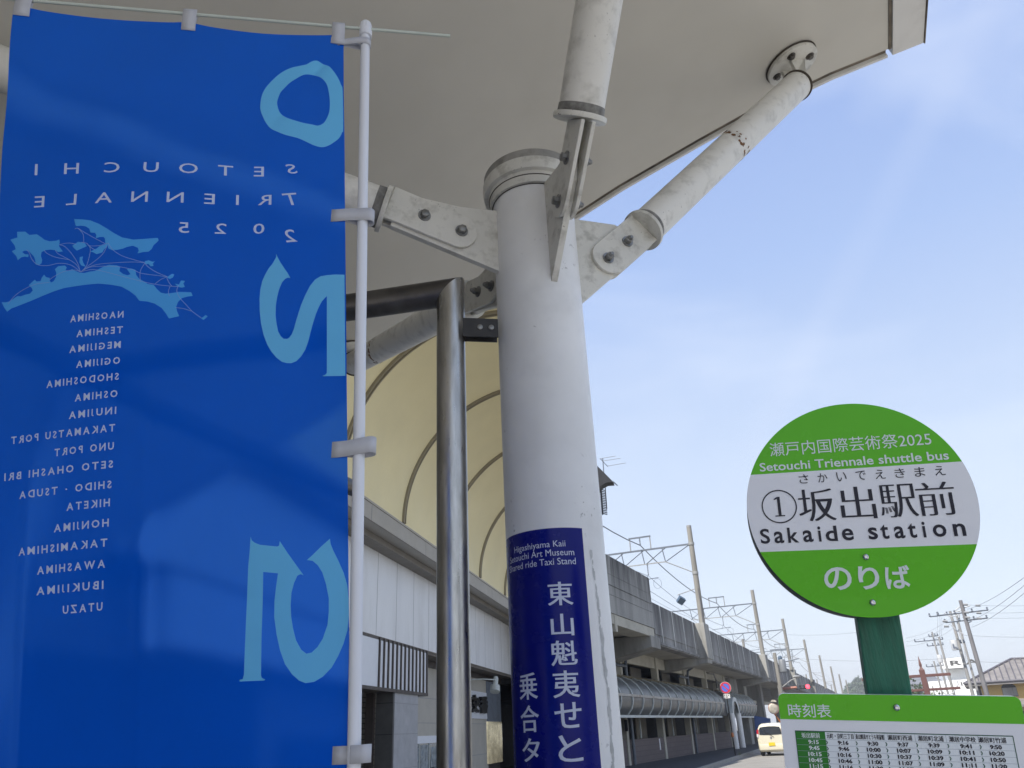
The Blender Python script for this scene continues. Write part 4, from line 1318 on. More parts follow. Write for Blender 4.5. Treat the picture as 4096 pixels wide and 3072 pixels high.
# police-box sign, spot lamp, slatted column
mb = MB(); mb.box(FS, 24.2, 28.72, WR + .001, WR + .04, 2.16, 3.02); sg = mb.build('police_box_sign', m_signw, stn)
for ch, u0, u1 in (('交', 26.28, 27.22), ('番', 27.42, 28.52)):
    vs, fs, _ = glyphs(ch, .035, 2)
    mb = MB()
    for f in fs:
        P = [FS(u0 + (u1 - u0) * vs[i][0], WR + .05, 2.33 + .56 * vs[i][1]) for i in f]
        mb.prism(P, FS.w * .10)
    bmesh.ops.remove_doubles(mb.bm, verts=mb.bm.verts, dist=1e-5)
    mb.build('sign_letter', m_blacksign, sg)
lamp = FS(26.9, WP + .25, 3.18)
mb = MB(); mb.path([FS(25.6, WR, 3.30), FS(25.8, WP + .1, 3.30), FS(26.9, WP + .25, 3.33)], .018, 8)
mb.lathe(FS(25.6, WR, 3.30), FS.w, [(.07, 0), (.07, .03)], 16)
la = mb.build('spot_lamp_arm', m_lampw, stn, True)
mb = MB()
ax = (Vector((0, 0, -1)) * .9 - FS.u * .42).normalized()
mb.lathe(FS(27.0, WP + .25, 3.42), ax, [(.07, 0), (.085, .05), (.085, .30), (.155, .32), (.165, .52), (.15, .525)], 24)
mb.build('spot_lamp', m_lampw, stn, True, angle=30)
for i in range(11):
    mb = MB()
    uu = 28.86 + 2.05 * i / 10
    mb.tube(FS(uu, WR - .02, 2.08), FS(uu, WR - .02, 3.42), .075, .075, 10)
    mb.build('column_flute', m_galv, stn, True)
mb = MB()
for i in range(14):
    uu = 28.80 + 2.15 * i / 13
    mb.tube(FS(uu, WR - .02, .72), FS(uu, WR - .02, 2.08), .085, .085, 10, False)
mb.build('polished_column', m_mirror, stn, True)
mb = MB(); mb.box(FS, 28.75, 31.0, WR - .3, WR - .06, 0, 3.45); mb.build('column_core', m_slat, stn)
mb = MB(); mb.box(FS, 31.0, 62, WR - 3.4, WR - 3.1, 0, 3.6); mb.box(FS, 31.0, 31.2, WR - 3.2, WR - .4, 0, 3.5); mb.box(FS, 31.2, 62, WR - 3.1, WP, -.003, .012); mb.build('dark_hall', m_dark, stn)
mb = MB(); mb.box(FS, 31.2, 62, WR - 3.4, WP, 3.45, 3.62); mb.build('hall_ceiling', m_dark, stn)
mb = MB(); mb.box(FS, 31.6, 31.75, WR - .9, WR - .82, 1.0, 1.9); mb.build('hall_notice', M('hall_notice_glow', (.7, .75, .85), .5, var=.05, emit=(.8, .9, 1, .5)), stn)  # white notice is given a glow of its own
mb = MB(); mb.box(FS, 31.595, 31.6, WR - .9, WR - .82, 1.3, 1.55); mb.build('hall_notice', m_blue, stn)
# little flood lamp under the eave and the dark roof tip
mb = MB()
fx = at(1093, 1300, 28.3)
mb.lathe(fx, Vector((.3, -.6, -.6)), [(.10, 0), (.14, .06), (.15, .16), (.12, .2)], 14)
mb.tube(fx, fx + Vector((-.1, 0, .38)), .025, .025, 8)
mb.build('eave_lamp', m_black, stn, True)
rt = [at(1284, 1000, 28), at(1325, 1041, 28), at(1311, 1042, 28), at(1300, 1048, 28), at(1292, 1058, 28), at(1276, 1064, 28), at(1270, 990, 28)]
mb = MB(); mb.prism(rt, FS.u * .5); mb.build('roof_tip', m_fin, stn)
mb = MB(); mb.tube(at(1324, 1040, 28), at(1334, 1049, 28), .025, .02, 6); mb.build('roof_tip_rod', m_galv, stn)
ant = thing('television_antenna', at(1306, 1045, 28.6), 'thin television antenna above the dark roof tip beside the white column', 'antenna')
mb = MB()
mb.tube(at(1306, 1045, 28.6), at(1302, 990, 28.6), .022, .018, 8); mb.build('mast', m_galv, ant, True)
mb = MB()
mb.tube(at(1297, 991, 28.6), at(1313, 1008, 28.6), .014, .014, 6)
mb.build('boom', m_galv, ant, True)
for (x0, y0, x1, y1) in ((1295, 991, 1330, 985), (1300, 996, 1340, 990), (1311, 1007, 1352, 1000)):
    mb = MB(); mb.tube(at(x0, y0, 28.6), at(x1, y1, 28.6), .009, .009, 6); mb.build('element', m_galvl, ant)
arr = thing('antenna_array', at(1300, 1110, 28.9), 'dark ladder-like antenna hanging below the dark roof tip', 'antenna')
mb = MB()
mb.tube(at(1298, 1052, 28.9), at(1302, 1112, 28.9), .03, .03, 8); mb.tube(at(1307, 1048, 28.9), at(1311, 1100, 28.9), .018, .018, 8); mb.build('mast', m_fin, arr, True)
mb = MB()
for i in range(15):
    y = 1056 + i * 3.7
    mb.tube(at(1293 + i * .25, y, 28.9), at(1308 + i * .3, y + 3.5, 28.9), .02, .02, 6)
mb.build('cross_bars', m_fin, arr)

# ------------------------------------------------------------------ railway viaduct on the right
via = thing('railway_viaduct', FV(60, -10, 0), 'stained concrete railway viaduct with ribbed parapet running away beside the road', 'viaduct')
VW = -9.4
top = lambda u: 7.03 - (u - 36.4) * .0062
bot = lambda u: 5.13 - (u - 36.4) * .0040
mb = MB()


def seg(mb, u0, u1, w0, w1, zb0, zb1, zt0, zt1):
    mb.hexa([FV(u0, w0, zb0), FV(u1, w0, zb1), FV(u1, w1, zb1), FV(u0, w1, zb0), FV(u0, w0, zt0), FV(u1, w0, zt1), FV(u1, w1, zt1), FV(u0, w1, zt0)])


us_ = [36.25, 45.3, 58, 69.2, 82, 91, 113, 135, 158, 180, 204, 240, 300]
for a, b in zip(us_, us_[1:]): seg(mb, a, b, VW - .22, VW, 5.60 - (a - 36) * .005, 5.60 - (b - 36) * .005, top(a), top(b))
mb.build('parapet', m_concd, via)
mb = MB()
for a, b in zip(us_, us_[1:]): seg(mb, a, b, VW - .5, VW - .03, bot(a), bot(b), 5.60 - (a - 36) * .005, 5.60 - (b - 36) * .005)
for a, b in zip(us_, us_[1:]): seg(mb, a, b, VW - .03, VW + .025, bot(a) + .05, bot(b) + .05, bot(a) + .16, bot(b) + .16)
mb.build('parapet_foot', m_concd, via)
mb = MB()
for a, b in zip(us_, us_[1:]): seg(mb, a, b, -11.9, VW - .5, bot(a) + .03, bot(b) + .03, bot(a) + .4, bot(b) + .4)
mb.build('deck_soffit', m_concs, via)
mb = MB()
for a, b in zip(us_, us_[1:]): seg(mb, a, b, -20, -11.9, bot(a) + .03, bot(b) + .03, bot(a) + .5, bot(b) + .5)
mb.build('deck', m_concd, via)
k = 37.6
while k < 160:
    if not (45.2 < k < 46.6 or 69.1 < k < 70.4):
        mb = MB(); seg(mb, k - .045, k + .045, VW, VW + .022, bot(k) + .17, bot(k) + .17, top(k) - .02, top(k) - .02)
        mb.build('parapet_joint', m_ribc, via)
    k += 2.35 if k < 60 else 3.2
# taller first span
mb = MB(); seg(mb, 27.2, 36.15, VW - .3, VW + .03, 5.82, 5.82, 8.12, 8.12); mb.build('tall_parapet', m_conct, via)
mb = MB(); seg(mb, 27.3, 36.1, VW - .3, VW + .045, 6.90, 6.90, 6.93, 6.93); seg(mb, 27.3, 36.1, VW - .3, VW + .036, 6.52, 6.52, 6.54, 6.54); seg(mb, 27.3, 36.1, VW - .3, VW + .036, 7.35, 7.35, 7.36, 7.36); mb.build('formwork_line', m_concd, via)
mb = MB(); seg(mb, 27.3, 36.1, VW - .9, VW - .0, 5.42, 5.42, 5.80, 5.80); mb.build('edge_girder', m_concl, via)
mb = MB(); seg(mb, 27.3, 36.1, -14, VW - .9, 5.52, 5.52, 5.80, 5.80); mb.build('span_soffit', m_concs, via)
mb = MB(); seg(mb, 30.15, 30.45, VW - .9, VW + .02, 5.15, 5.15, 5.80, 5.80); mb.build('girder_stop', m_concl, via)


def beam(u0, u1, w0, z0, w1, z1, zt):  # tapered cantilever under the deck
    mb = MB()
    mb.hexa([FV(u0, w0, z0), FV(u1, w0, z0), FV(u1, w1, z1), FV(u0, w1, z1), FV(u0, w0, zt), FV(u1, w0, zt), FV(u1, w1, zt), FV(u0, w1, zt)])
    mb.build('cantilever_beam', m_conc, via, bevel=.02)


beam(35.3, 36.9, -11.7, 4.45, VW + .03, 4.95, 5.45)
for ub_, sz in ((45.3, 1.3), (68.9, 1.4), (90.0, 1.4), (112, 1.4)):
    zt_ = top(ub_) - .02
    beam(ub_ + .05, ub_ + sz - .05, -11.7, bot(ub_) - .62, VW + .45, bot(ub_) - .28, bot(ub_) + .02)
    mb = MB()
    seg(mb, ub_, ub_ + sz, VW - .25, VW + .52, bot(ub_) - .05, bot(ub_) - .05, zt_, zt_)
    mb.build('buttress', m_conc, via, bevel=.015)
    if ub_ > 60:
        mb = MB(); seg(mb, ub_ + .02, ub_ + sz - .02, -11.6, -11.0, 0, 0, bot(ub_) - .5, bot(ub_) - .5); mb.build('pier', m_conc, via)
for u0 in (78, 100, 124, 150):
    mb = MB(); seg(mb, u0, u0 + 1.2, -12.2, -11, 0, 0, bot(u0), bot(u0)); mb.build('pier', m_concd, via)

# shops built in under the viaduct
VB = -11.4
arc_ = thing('viaduct_shops', FV(50, -13, 0), 'beige walled shops with dark openings built under the viaduct', 'building')
mb = MB(); seg(mb, 30.5, 66, VB - .25, VB - .04, 4.57, 4.57, 5.28, 5.20); mb.build('upper_wall', m_concl, arc_)
mb = MB(); seg(mb, 30.5, 66, VB - .25, VB - .02, .12, .12, 1.18, 1.18); mb.build('low_wall', m_block, arc_)
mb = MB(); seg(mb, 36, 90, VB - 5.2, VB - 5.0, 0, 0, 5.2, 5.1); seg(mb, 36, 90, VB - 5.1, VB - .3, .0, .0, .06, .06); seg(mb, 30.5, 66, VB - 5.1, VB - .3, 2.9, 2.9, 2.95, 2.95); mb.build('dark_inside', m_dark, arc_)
for u0, u1 in ((36.75, 37.05), (43.25, 43.62), (49.62, 49.95), (56.05, 56.35), (62.4, 62.7)):
    mb = MB(); seg(mb, u0, u1, VB - .3, VB + .03, .12, .12, 5.24, 5.2); mb.build('pilaster', m_concl, arc_)
for u0, u1 in ((41.3, 43.25), (47.7, 49.62), (54.1, 56.05), (60.6, 62.4)):
    mb = MB(); seg(mb, u0, u1, VB - .9, VB - .85, .12, .12, 4.6, 4.6); mb.build('inner_wall', m_dimwall, arc_)
for u0 in (40.0, 46.5, 52.6, 58.2):
    mb = MB(); seg(mb, u0, u0 + .07, VB - .3, VB - .24, 1.2, 1.2, 2.9, 2.9); mb.build('window_post', m_frame, arc_)
mb = MB(); seg(mb, 66, 90, VB - 4.9, VB - 4.6, 2.6, 2.6, 3.4, 3.4); seg(mb, 72, 95, VB - .3, VB - .1, 3.3, 3.3, 3.55, 3.55); mb.build('far_band', m_concl, arc_)
mb = MB()
for i, (u0, w0) in enumerate(((39.0, .12), (39.28, .08), (39.55, .10))): seg(mb, u0, u0 + w0, VB - 4.98, VB - 4.96, 1.35, 1.35, 2.35, 2.35)
mb.build('back_window', M('glowing_pane', (.8, .85, .9), .5, var=.2, vs=3, emit=(.8, .9, 1, .9)), arc_)  # panes glow by emission in place of daylight from behind
mb = MB(); seg(mb, 42.35, 42.5, VB - .02, VB + .0, .95 - .35, .95 - .35, 1.12, 1.12); mb.build('wall_notice', m_signw, arc_)
mb = MB(); seg(mb, 36.55, 36.72, VB + .03, VB + .16, 1.55, 1.55, 2.02, 2.02); mb.build('meter_box', m_black, arc_)
for u0, zt_ in ((37.30, 5.0), (50.15, 4.9)):
    mb = MB()
    mb.path([FV(u0 - .35, VW - 1.2, 5.05), FV(u0 - .2, VB + .22, 4.75), FV(u0, VB + .12, 4.35), FV(u0, VB + .12, .15)], .075, 10)
    mb.path([FV(u0 - 1.3, VB - .1, 4.42), FV(u0 - .02, VB + .12, 4.36)], .07, 8)
    for z in (.9, 2.1): mb.lathe(FV(u0, VB + .12, z), (0, 0, 1), [(.1, 0), (.1, .05)], 10)
    mb.build('downpipe', m_galv, arc_, True)
mb = MB()
mb.path([FV(56.8, VB - .1, 5.0), FV(57.6, VB + .3, 4.9), FV(58.2, VB + .3, 4.5), FV(58.2, VB + .3, 4.0)], .06, 8)
mb.path([FV(58.2, VB + .3, 4.35), FV(60.2, VB + .35, 4.3), FV(62.0, VB + .5, 4.5)], .07, 8)
mb.path([FV(60.2, VB + .35, 4.3), FV(60.2, VB + .35, 3.6)], .07, 8)
mb.path([FV(61.4, VB + .4, 4.4), FV(61.4, VB + .4, 3.4)], .07, 8)
mb.build('pipework', m_concd, arc_, True)
mb = MB(); seg(mb, 59.2, 59.7, VB - .2, VB + .1, 3.5, 3.5, 4.4, 4.4); mb.build('stub_pier', m_concl, arc_)
mb = MB(); seg(mb, 63.6, 66.5, VB - .2, VB + .3, 3.2, 3.2, 4.9, 4.9); mb.build('side_block', m_concd, arc_)

# arched glazed canopy over the pavement
awn = thing('arched_walkway_canopy', FV(44, VB + 1, 0), 'long grey arched canopy with pale ribs along the shop wall under the viaduct', 'canopy')
AW = [(VB - .02, 3.86), (VB + .30, 3.80), (VB + .62, 3.66), (VB + .86, 3.45), (VB + 1.02, 3.20), (VB + 1.10, 2.98), (VB + 1.10, 2.72), (VB + 1.02, 2.45), (VB + .86, 2.24), (VB + .80, 2.17)]
# (the glazing bows outward, then tucks back to the lower rail)


def prof(u, g=0.0):
    c = (VB + .1, 2.95)
    return [FV(u, w + g * (w - c[0]) / 1.2, z + g * (z - c[1]) / 1.2) for w, z in AW]


for uu0, uu1 in ((29.3, 55.6), (58.6, 69.5)):
    mb = MB()
    mb.loft([prof(x) for x in (uu0, uu1)], False, False, False)
    mb.poly([prof(uu0)[i] for i in range(10)]); mb.poly([prof(uu1)[i] for i in range(10)])
    mb.build('glazing', m_glaze, awn, True, angle=25)
    k = uu0 + .3
    while k < uu1 - .1:
        mb = MB()
        mb.loft([[p, q, q2, p2] for p, q, q2, p2 in zip(prof(k - .04, .004), prof(k - .04, .05), prof(k + .04, .05), prof(k + .04, .004))], True)
        mb.build('rib', m_frame, awn)
        k += 1.66 if uu0 < 50 else 1.25
    mb = MB(); seg(mb, uu0, uu1, VB + 1.06, VB + 1.15, 2.90, 2.90, 3.0, 3.0); mb.build('mid_rail', m_frust, awn)
    mb = MB(); seg(mb, uu0, uu1, VB + .70, VB + .86, 2.08, 2.08, 2.18, 2.18); mb.build('lower_rail', m_frame, awn)
    mb = MB(); seg(mb, uu0, uu1, VB + .0, VB + .22, 3.82, 3.82, 3.92, 3.92); mb.build('top_rail', M('mossy_gutter', (.17, .14, .08), .9, var=.4, vs=3), awn)
# entrance with two round pillars and a small arched gable
ent = thing('arched_entrance', FV(59, VB + .6, .14), 'two white round pillars under a small grey arched gable breaking the walkway canopy', 'entrance')
for u0 in (57.6, 60.2):
    mb = MB(); mb.tube(FV(u0, -10.28, .14), FV(u0, -10.28, 2.35), .19, .19, 20); mb.build('pillar', m_wwall, ent, True)
mb = MB()
for i in range(13):
    pass
arcp = lambda r: [FV(58.9 + 1.35 * r * math.cos(t), -10.15, 2.35 + 1.05 * r * math.sin(t)) for t in [math.pi * i / 14 for i in range(15)]]
mb.loft([arcp(1.0), arcp(.72)], False, False, False)
q = [FV(58.9 + 1.35 * math.cos(t), VB + .1, 2.35 + 1.05 * math.sin(t)) for t in [math.pi * i / 14 for i in range(15)]]
mb.loft([arcp(1.0), q], False, False, False)
mb.build('gable', m_frame, ent, True, angle=30)
mb = MB(); mb.poly([FV(55.7, VB + .9, 2.2), FV(57.3, VB + .9, 2.2), FV(57.3, VB + .9, 3.4), FV(55.7, VB + .9, 3.4)]); mb.build('gable_side', m_black, ent)
# ------------------------------------------------------------------ catenary masts, gantries and wires on the viaduct
MW, MF = -9.15, -17.0
masts = [(46.3, 12.80, 'catenary mast on the nearest buttress with a square blue lamp'), (69.8, 12.15, 'catenary mast behind the roadside pole, second along the viaduct'),
         (90.0, 11.85, 'catenary mast on a pale buttress with a round blue lamp and brackets'), (111.8, 11.47, 'catenary mast rising behind the red traffic light'),
         (134.0, 10.95, 'bare catenary mast just right of the red traffic light'), (156.4, 10.50, 'bare catenary mast, third from the hill'),
         (178.2, 10.15, 'bare catenary mast, second from the hill'), (201.8, 9.95, 'smallest bare catenary mast in front of the green hill')]
GM = 'catenary masts along the viaduct'
for i, (u, zt, lab) in enumerate(masts):
    base = top(u) - .05 if i != 3 and i < 3 else top(u) - .3
    mt = thing('catenary_mast', FV(u, MW, base), lab, 'mast', GM)
    mb = MB(); mb.tube(FV(u, MW, base), FV(u, MW, zt - .12), .175, .145, 16); mb.build('shaft', m_mast, mt, True)
    mb = MB(); mb.lathe(FV(u, MW, zt - .12), (0, 0, 1), [(.15, 0), (.15, .10), (.13, .12)], 16); mb.build('cap', m_galvl, mt, True)
    if i < 4:
        zb = zt - 1.13
        th = .035 if i < 2 else .05
        sl = -.06
        zz = lambda w: zb + (MW - w) * sl * .6
        mb = MB()
        mb.box(FV, u - .05, u + .05, MF, MW, zb - .045, zb + .045)
        mb.build('top_chord', m_galv, mt)
        mb = MB(); mb.box(FV, u - .03, u + .03, -14.6, -10.85, zb - .90, zb - .84)
        mb.tube(FV(u, -10.85, zb - .87), FV(u, MW, zb - 1.75), .03, .03, 6)
        mb.build('bottom_chord', m_galvl, mt)
        mb = MB()
        for w in (-10.85, -12.15, -13.45, -14.6): mb.tube(FV(u, w, zb - .85), FV(u, w - .12, zb), .03, .03, 6)
        for w in (MW - .12, -10.85 + .1, -12.15, -13.45): mb.tube(FV(u, w - (.0 if w < -9.5 else 0), zb - .03), FV(u, w - 1.28 if w < -9.5 else -10.8, zb - .85), .028, .028, 6)
        mb.build('truss_brace', m_galv, mt, True)
        mb = MB()
        for w in (-11.65, -12.95): mb.tube(FV(u, w, zb), FV(u, w, zb + .82), .035, .035, 6)
        mb.build('goal_post', m_galvl, mt)
        mb = MB(); mb.box(FV, u - .05, u + .05, -13.0, -11.6, zb + .78, zb + .86); mb.build('goal_bar', m_galv, mt)
        mb = MB()
        for w, z0, z1 in ((-12.3, zb + .78, zb + .35), (-12.0, zb - .9, zb - 1.55)):
            for k in range(5):
                mb.lathe(FV(u, w, z0 - (z0 - z1) * (k + .3) / 5), (0, 0, -1), [(.02, 0), (.065, .03), (.02, .05)], 10)
            mb.tube(FV(u, w, z0), FV(u, w, z1), .018, .018, 6)
        mb.build('insulator', m_ins, mt, True)
        mb = MB()
        mb.tube(FV(u, -13.0, zb - 1.85), FV(u, -11.4, zb - 1.75), .022, .022, 6); mb.tube(FV(u, -12.0, zb - 1.5), FV(u, -12.2, zb - 1.85), .014, .014, 6)
        mb.path([FV(u, -11.5 + .25 * math.cos(t), zb - 2.1 + .3 * math.sin(t)) for t in [2 * math.pi * k / 12 for k in range(13)]], .010, 5)
        mb.build('pull_off_arm', m_galv, mt)
        mb = MB()
        for z in (zb, zb - 1.75): mb.lathe(FV(u, MW, z - .08), (0, 0, 1), [(.185, 0), (.185, .16)], 16)
        mb.build('clamp', m_galvl, mt, True)
    if i == 0:
        mb = MB(); mb.tube(FV(u, MW, 9.05), FV(u - .1, MW - 1.2, 8.75), .025, .025, 6); mb.build('lamp_arm', m_galvl, mt)
        mb = MB(); c = FV(u - .1, MW - 1.05, 8.42); R3 = Matrix.Rotation(.6, 3, 'X') @ Matrix.Rotation(.6, 3, 'Y')
        mb.hexa([c + R3 @ Vector(p) for p in ((-.18, -.12, -.2), (.18, -.12, -.2), (.18, .12, -.2), (-.18, .12, -.2), (-.2, -.14, .2), (.2, -.14, .2), (.2, .14, .2), (-.2, .14, .2))])
        mb.tube(c, FV(u - .1, MW - 1.1, 8.77), .02, .02, 6)
        mb.build('square_lamp', m_lampb, mt, bevel=.02)
        mb = MB(); mb.path([FV(u - .16, MW + .06, 9.0), FV(u - .17, MW + .1, 8.2), FV(u - .18, MW + .08, base)], .018, 6); mb.build('cable', m_wire, mt)
    if i == 2:
        mb = MB(); mb.box(FV, u - .1, u + .1, -11.0, MW, zt - 3.15, zt - 3.05)
        mb.tube(FV(u, MW + .3, zt - 3.6), FV(u, MW + .3, zt - 4.6), .03, .03, 6)
        mb.tube(FV(u, -11.2, zt - 4.45), FV(u, MW + .5, zt - 4.35), .03, .03, 6)
        mb.tube(FV(u, -10.3, zt - 4.9), FV(u, MW + .2, zt - 4.8), .03, .03, 6)
        mb.build('bracket_arm', m_galv, mt)
        mb = MB(); mb.lathe(FV(u - .2, -10.1, zt - 4.35), Vector((0, -.2, 1)), [(.02, -.22), (.08, -.12), (.19, .08), (.235, .25), (.22, .42), (.16, .56), (.06, .62)], 20); mb.build('round_lamp', m_lampb, mt, True)
    if i in (4, 5):
        mb = MB(); mb.tube(FV(u, MW, zt - 2.6), FV(u, MW - 1.3, zt - 2.5), .03, .03, 6); mb.tube(FV(u, MW, zt - 3.2), FV(u, MW - 1.4, zt - 2.6), .03, .03, 6); mb.build('bracket_arm', m_galvl, mt)
for i, (u, zt) in enumerate(((112, 12.1), (171, 11.6), (195.6, 11.3), (223, 11.3), (274, 11.6))):
    mt = thing('far_side_mast', FV(u, MF, top(u) - 1), ('grey mast on the far side of the viaduct, tip showing above the parapet', 'thin far-side mast right of the round blue lamp', 'thin far-side mast above the dark block of the parapet', 'thin far-side mast behind the red traffic light', 'thinnest far-side mast near the end of the parapet')[i], 'mast', 'masts on the far side of the viaduct')
    mb = MB(); mb.tube(FV(u, MF, top(u) - 1), FV(u, MF, zt), .19, .16, 12); mb.build('shaft', m_mast, mt, True)
    mb = MB(); mb.lathe(FV(u, MF, zt), (0, 0, 1), [(.18, 0), (.18, .12)], 12); mb.build('cap', m_galvl, mt, True)


def span(mb, a, b, sag, r, n=10):
    a, b = Vector(a), Vector(b)
    mb.path([a.lerp(b, k / n) - Vector((0, 0, sag * 4 * (k / n) * (1 - k / n))) for k in range(n + 1)], r, 5)


def line(name, w, dz, r, sag, lab):
    mb = MB()
    P = [(24.0, masts[0][1] - 1.13 + .45)] + [(u, zt - 1.13) for u, zt, _ in masts]
    for (u0, z0), (u1, z1) in zip(P, P[1:]): span(mb, FV(u0, w, z0 + dz), FV(u1, w, z1 + dz), sag, r, 8)
    tag(mb.build(name, m_wire, loc=FV(46, w, masts[0][1] - 1.13 + dz)), lab, 'wire', 'overhead wires above the viaduct')


line('overhead_wire', -12.3, .32, .030, .55, 'thick dark feeder wire slung from the small goal frames on the gantries')
line('overhead_wire', -12.0, -1.60, .014, .45, 'thin upper catenary wire hung from insulators below the gantries')
line('overhead_wire', -12.2, -2.35, .014, .05, 'thin lower contact wire just above the viaduct parapet')
line('overhead_wire', -14.9, -.6, .012, .3, 'thin wire over the farther track of the viaduct')

# ------------------------------------------------------------------ street things
car = thing('parked_car', FV(47.4, -6.55, 0), 'cream small hatchback seen from behind on the sunlit road', 'car')
CU, CW = 47.3, -6.52


def cf(x, y, z): return FV(CU + x, CW + y, z)


secs = [(0.00, .66, .55, .36, 1.02), (0.02, .70, .60, .30, 1.30), (.10, .735, .62, .22, 1.50), (.25, .74, .62, .20, 1.59), (.6, .74, .62, .20, 1.635), (1.3, .74, .62, .20, 1.64), (1.9, .74, .60, .20, 1.60), (2.5, .74, .60, .20, 1.15), (3.1, .72, .6, .22, 1.0), (3.35, .6, .5, .35, .85)]
rings = []
for x, hb, ht, z0, z1 in secs:
    rg = []
    zm_ = z0 + (z1 - z0) * .55
    for (yy, zz) in ((-hb * .9, z0), (-hb, z0 + .12), (-hb, zm_), (-(hb * .45 + ht * .55), zm_ + (z1 - zm_) * .6), (-ht * .93, z1 - .07), (-ht * .72, z1 - .012), (0, z1), (ht * .72, z1 - .012), (ht * .93, z1 - .07), (hb * .45 + ht * .55, zm_ + (z1 - zm_) * .6), (hb, zm_), (hb, z0 + .12), (hb * .9, z0)):
        rg.append(cf(x, yy, zz))
    rings.append(rg)
mb = MB(); mb.loft(rings); bd_ = mb.build('body', m_carw, car, True, angle=50)
mb = MB()
mb.hexa([cf(-.035, -.66, .30), cf(-.035, .66, .30), cf(.1, .73, .28), cf(.1, -.73, .28), cf(-.035, -.66, .58), cf(-.035, .66, .58), cf(.1, .73, .60), cf(.1, -.73, .60)])
mb.build('bumper', m_carw, car, True, bevel=.03)
mb = MB()
gp = [(-.585, 1.07), (-.57, 1.30), (-.52, 1.42), (-.3, 1.455), (0, 1.465), (.3, 1.455), (.52, 1.42), (.57, 1.30), (.585, 1.07), (.4, 1.045), (0, 1.04), (-.4, 1.045)]
mb.prism([cf((-.008 if z < 1.2 else .005 if z < 1.35 else .045) - .008, y, z) for y, z in gp], FV.u * .03)
mb.build('rear_window', m_carg, car, True)
for s in (-1, 1):
    mb = MB()
    mb.prism([cf(-.022 + .01 * (z > 1.3), s * y, z) for y, z in ((.60, 1.34), (.70, 1.30), (.725, 1.12), (.62, 1.08))], FV.u * .06)
    tl = mb.build('tail_light', m_tail, car, bevel=.008)
    mb = MB()
    mb.prism([cf(-.022, s * y, z) for y, z in ((.62, 1.075), (.725, 1.115), (.735, .95), (.66, .90))], FV.u * .06)
    mb.build('reversing_light', m_tailw, car, bevel=.008)
    for x in (.55, 2.75):
        mb = MB()
        mb.lathe(cf(x, s * .72, .27), FV.w * s, [(.20, -.19), (.268, -.18), (.268, -.02), (.25, 0), (.17, .005)], 28)
        wh = mb.build('wheel', m_tyre, car, True)
        mb = MB(); mb.lathe(cf(x, s * .722, .27), FV.w * s, [(.17, 0), (.14, .012), (.05, .018)], 20); mb.build('wheel_trim', m_hub, wh, True)
    mb = MB(); mb.hexa([cf(2.0 + a, s * (.78 + b), .98 + c) for c in (0, .16) for a, b in ((0, -.05), (0, .13), (.08, .12), (.08, -.05))]); mb.build('door_mirror', m_carw, car, bevel=.02)
    mb = MB(); mb.prism([cf(x, s * (.70 if z < 1.2 else .655), z) for x, z in ((.28, 1.06), (.34, 1.42), (1.15, 1.47), (1.75, 1.44), (2.25, 1.06))], FV.w * s * .02); mb.build('side_window', m_carg, car)
mb = MB(); mb.box(cf, -.062, -.034, -.165, .165, .50, .665); mb.build('number_plate', m_plate, car, bevel=.004)
mb = MB(); mb.path([cf(-.02, .02, 1.02), cf(-.03, -.12, 1.10), cf(-.01, -.34, 1.25)], .012, 6); mb.path([cf(-.02, .02, 1.02), cf(-.03, .16, .92)], .01, 6); mb.build('rear_wiper', m_black, car)
mb = MB(); mb.tube(cf(.15, .05, 1.56), cf(-.12, .05, 1.72), .008, .005, 6); mb.build('aerial', m_black, car)
mb = MB(); mb.lathe(cf(-.017, 0, .90), FV.u * -1, [(.055, 0), (.05, .008)], 20); mb.build('tailgate_badge', m_hub, car, True)

nps = thing('no_parking_sign', FV(45.55, -8.25, .146), 'round blue and red no-parking sign on a dark post at the kerb', 'road sign')
dv = (Vector((0, 0, 0)) - FV(45.5, -8.3, 0)).normalized()
sx = Vector((-dv.y, dv.x, 0))
sxr = -sx if sx.dot(RIGHT) < 0 else sx
sc = at(1567, 1485.5, 46.3)
pb = FV(45.55, -8.25, .146)
pdir = Vector((0, 0, 1))
mb = MB(); mb.tube(Vector((sc.x, sc.y, 0)) - dv * .05 + Vector((0, 0, .1)), sc - dv * .05 + Vector((0, 0, .2)), .038, .038, 12); mb.build('post', m_black, nps, True)
mb = MB(); mb.lathe(sc - dv * .012, dv, [(.30, 0), (.30, .012)], 40); mb.build('sign_plate', m_signp, nps, True, angle=30)


def spt(x, z, o=0.0): return sc + sxr * x + Vector((0, 0, z)) + dv * o


fl = Flat(); c_ = lambda r: [(r * math.cos(2 * math.pi * k / 48), r * math.sin(2 * math.pi * k / 48)) for k in range(48)]
fl.poly(c_(.285), c_(.205)); a = .034
fl.poly([(-.16 - a * .7, .16 - a * .7), (-.16 + a * .7, .16 + a * .7), (.16 + a * .7, -.16 + a * .7), (.16 - a * .7, -.16 - a * .7)])
fl.onto(lambda x, y, z: spt(x, y, .006), 'red_ring_and_bar', m_red, nps, False)
fl = Flat(); fl.poly(c_(.205)); fl.onto(lambda x, y, z: spt(x, y, .003), 'blue_disc', m_blue, nps, False)
mb = MB(); mb.hexa([spt(x, z, o) for z in (-.54, -.33) for x, o in ((-.18, -.006), (.18, -.006), (.18, .004), (-.18, .004))]); mb.build('lower_plate', m_signp, nps)
fl = Flat()
for ch, x in zip('８-20', (-.11, -.03, .03, .10)): pass
for k, (x, z, w) in enumerate(((-.10, -.395, .05), (0, -.39, .05), (.10, -.395, .05), (0, -.475, .11))): fl.rect(x - w / 2, x + w / 2, z - .022, z + .022)
fl.onto(lambda x, y, z: spt(x, y, .0065), 'plate_marks', m_black, nps, False)
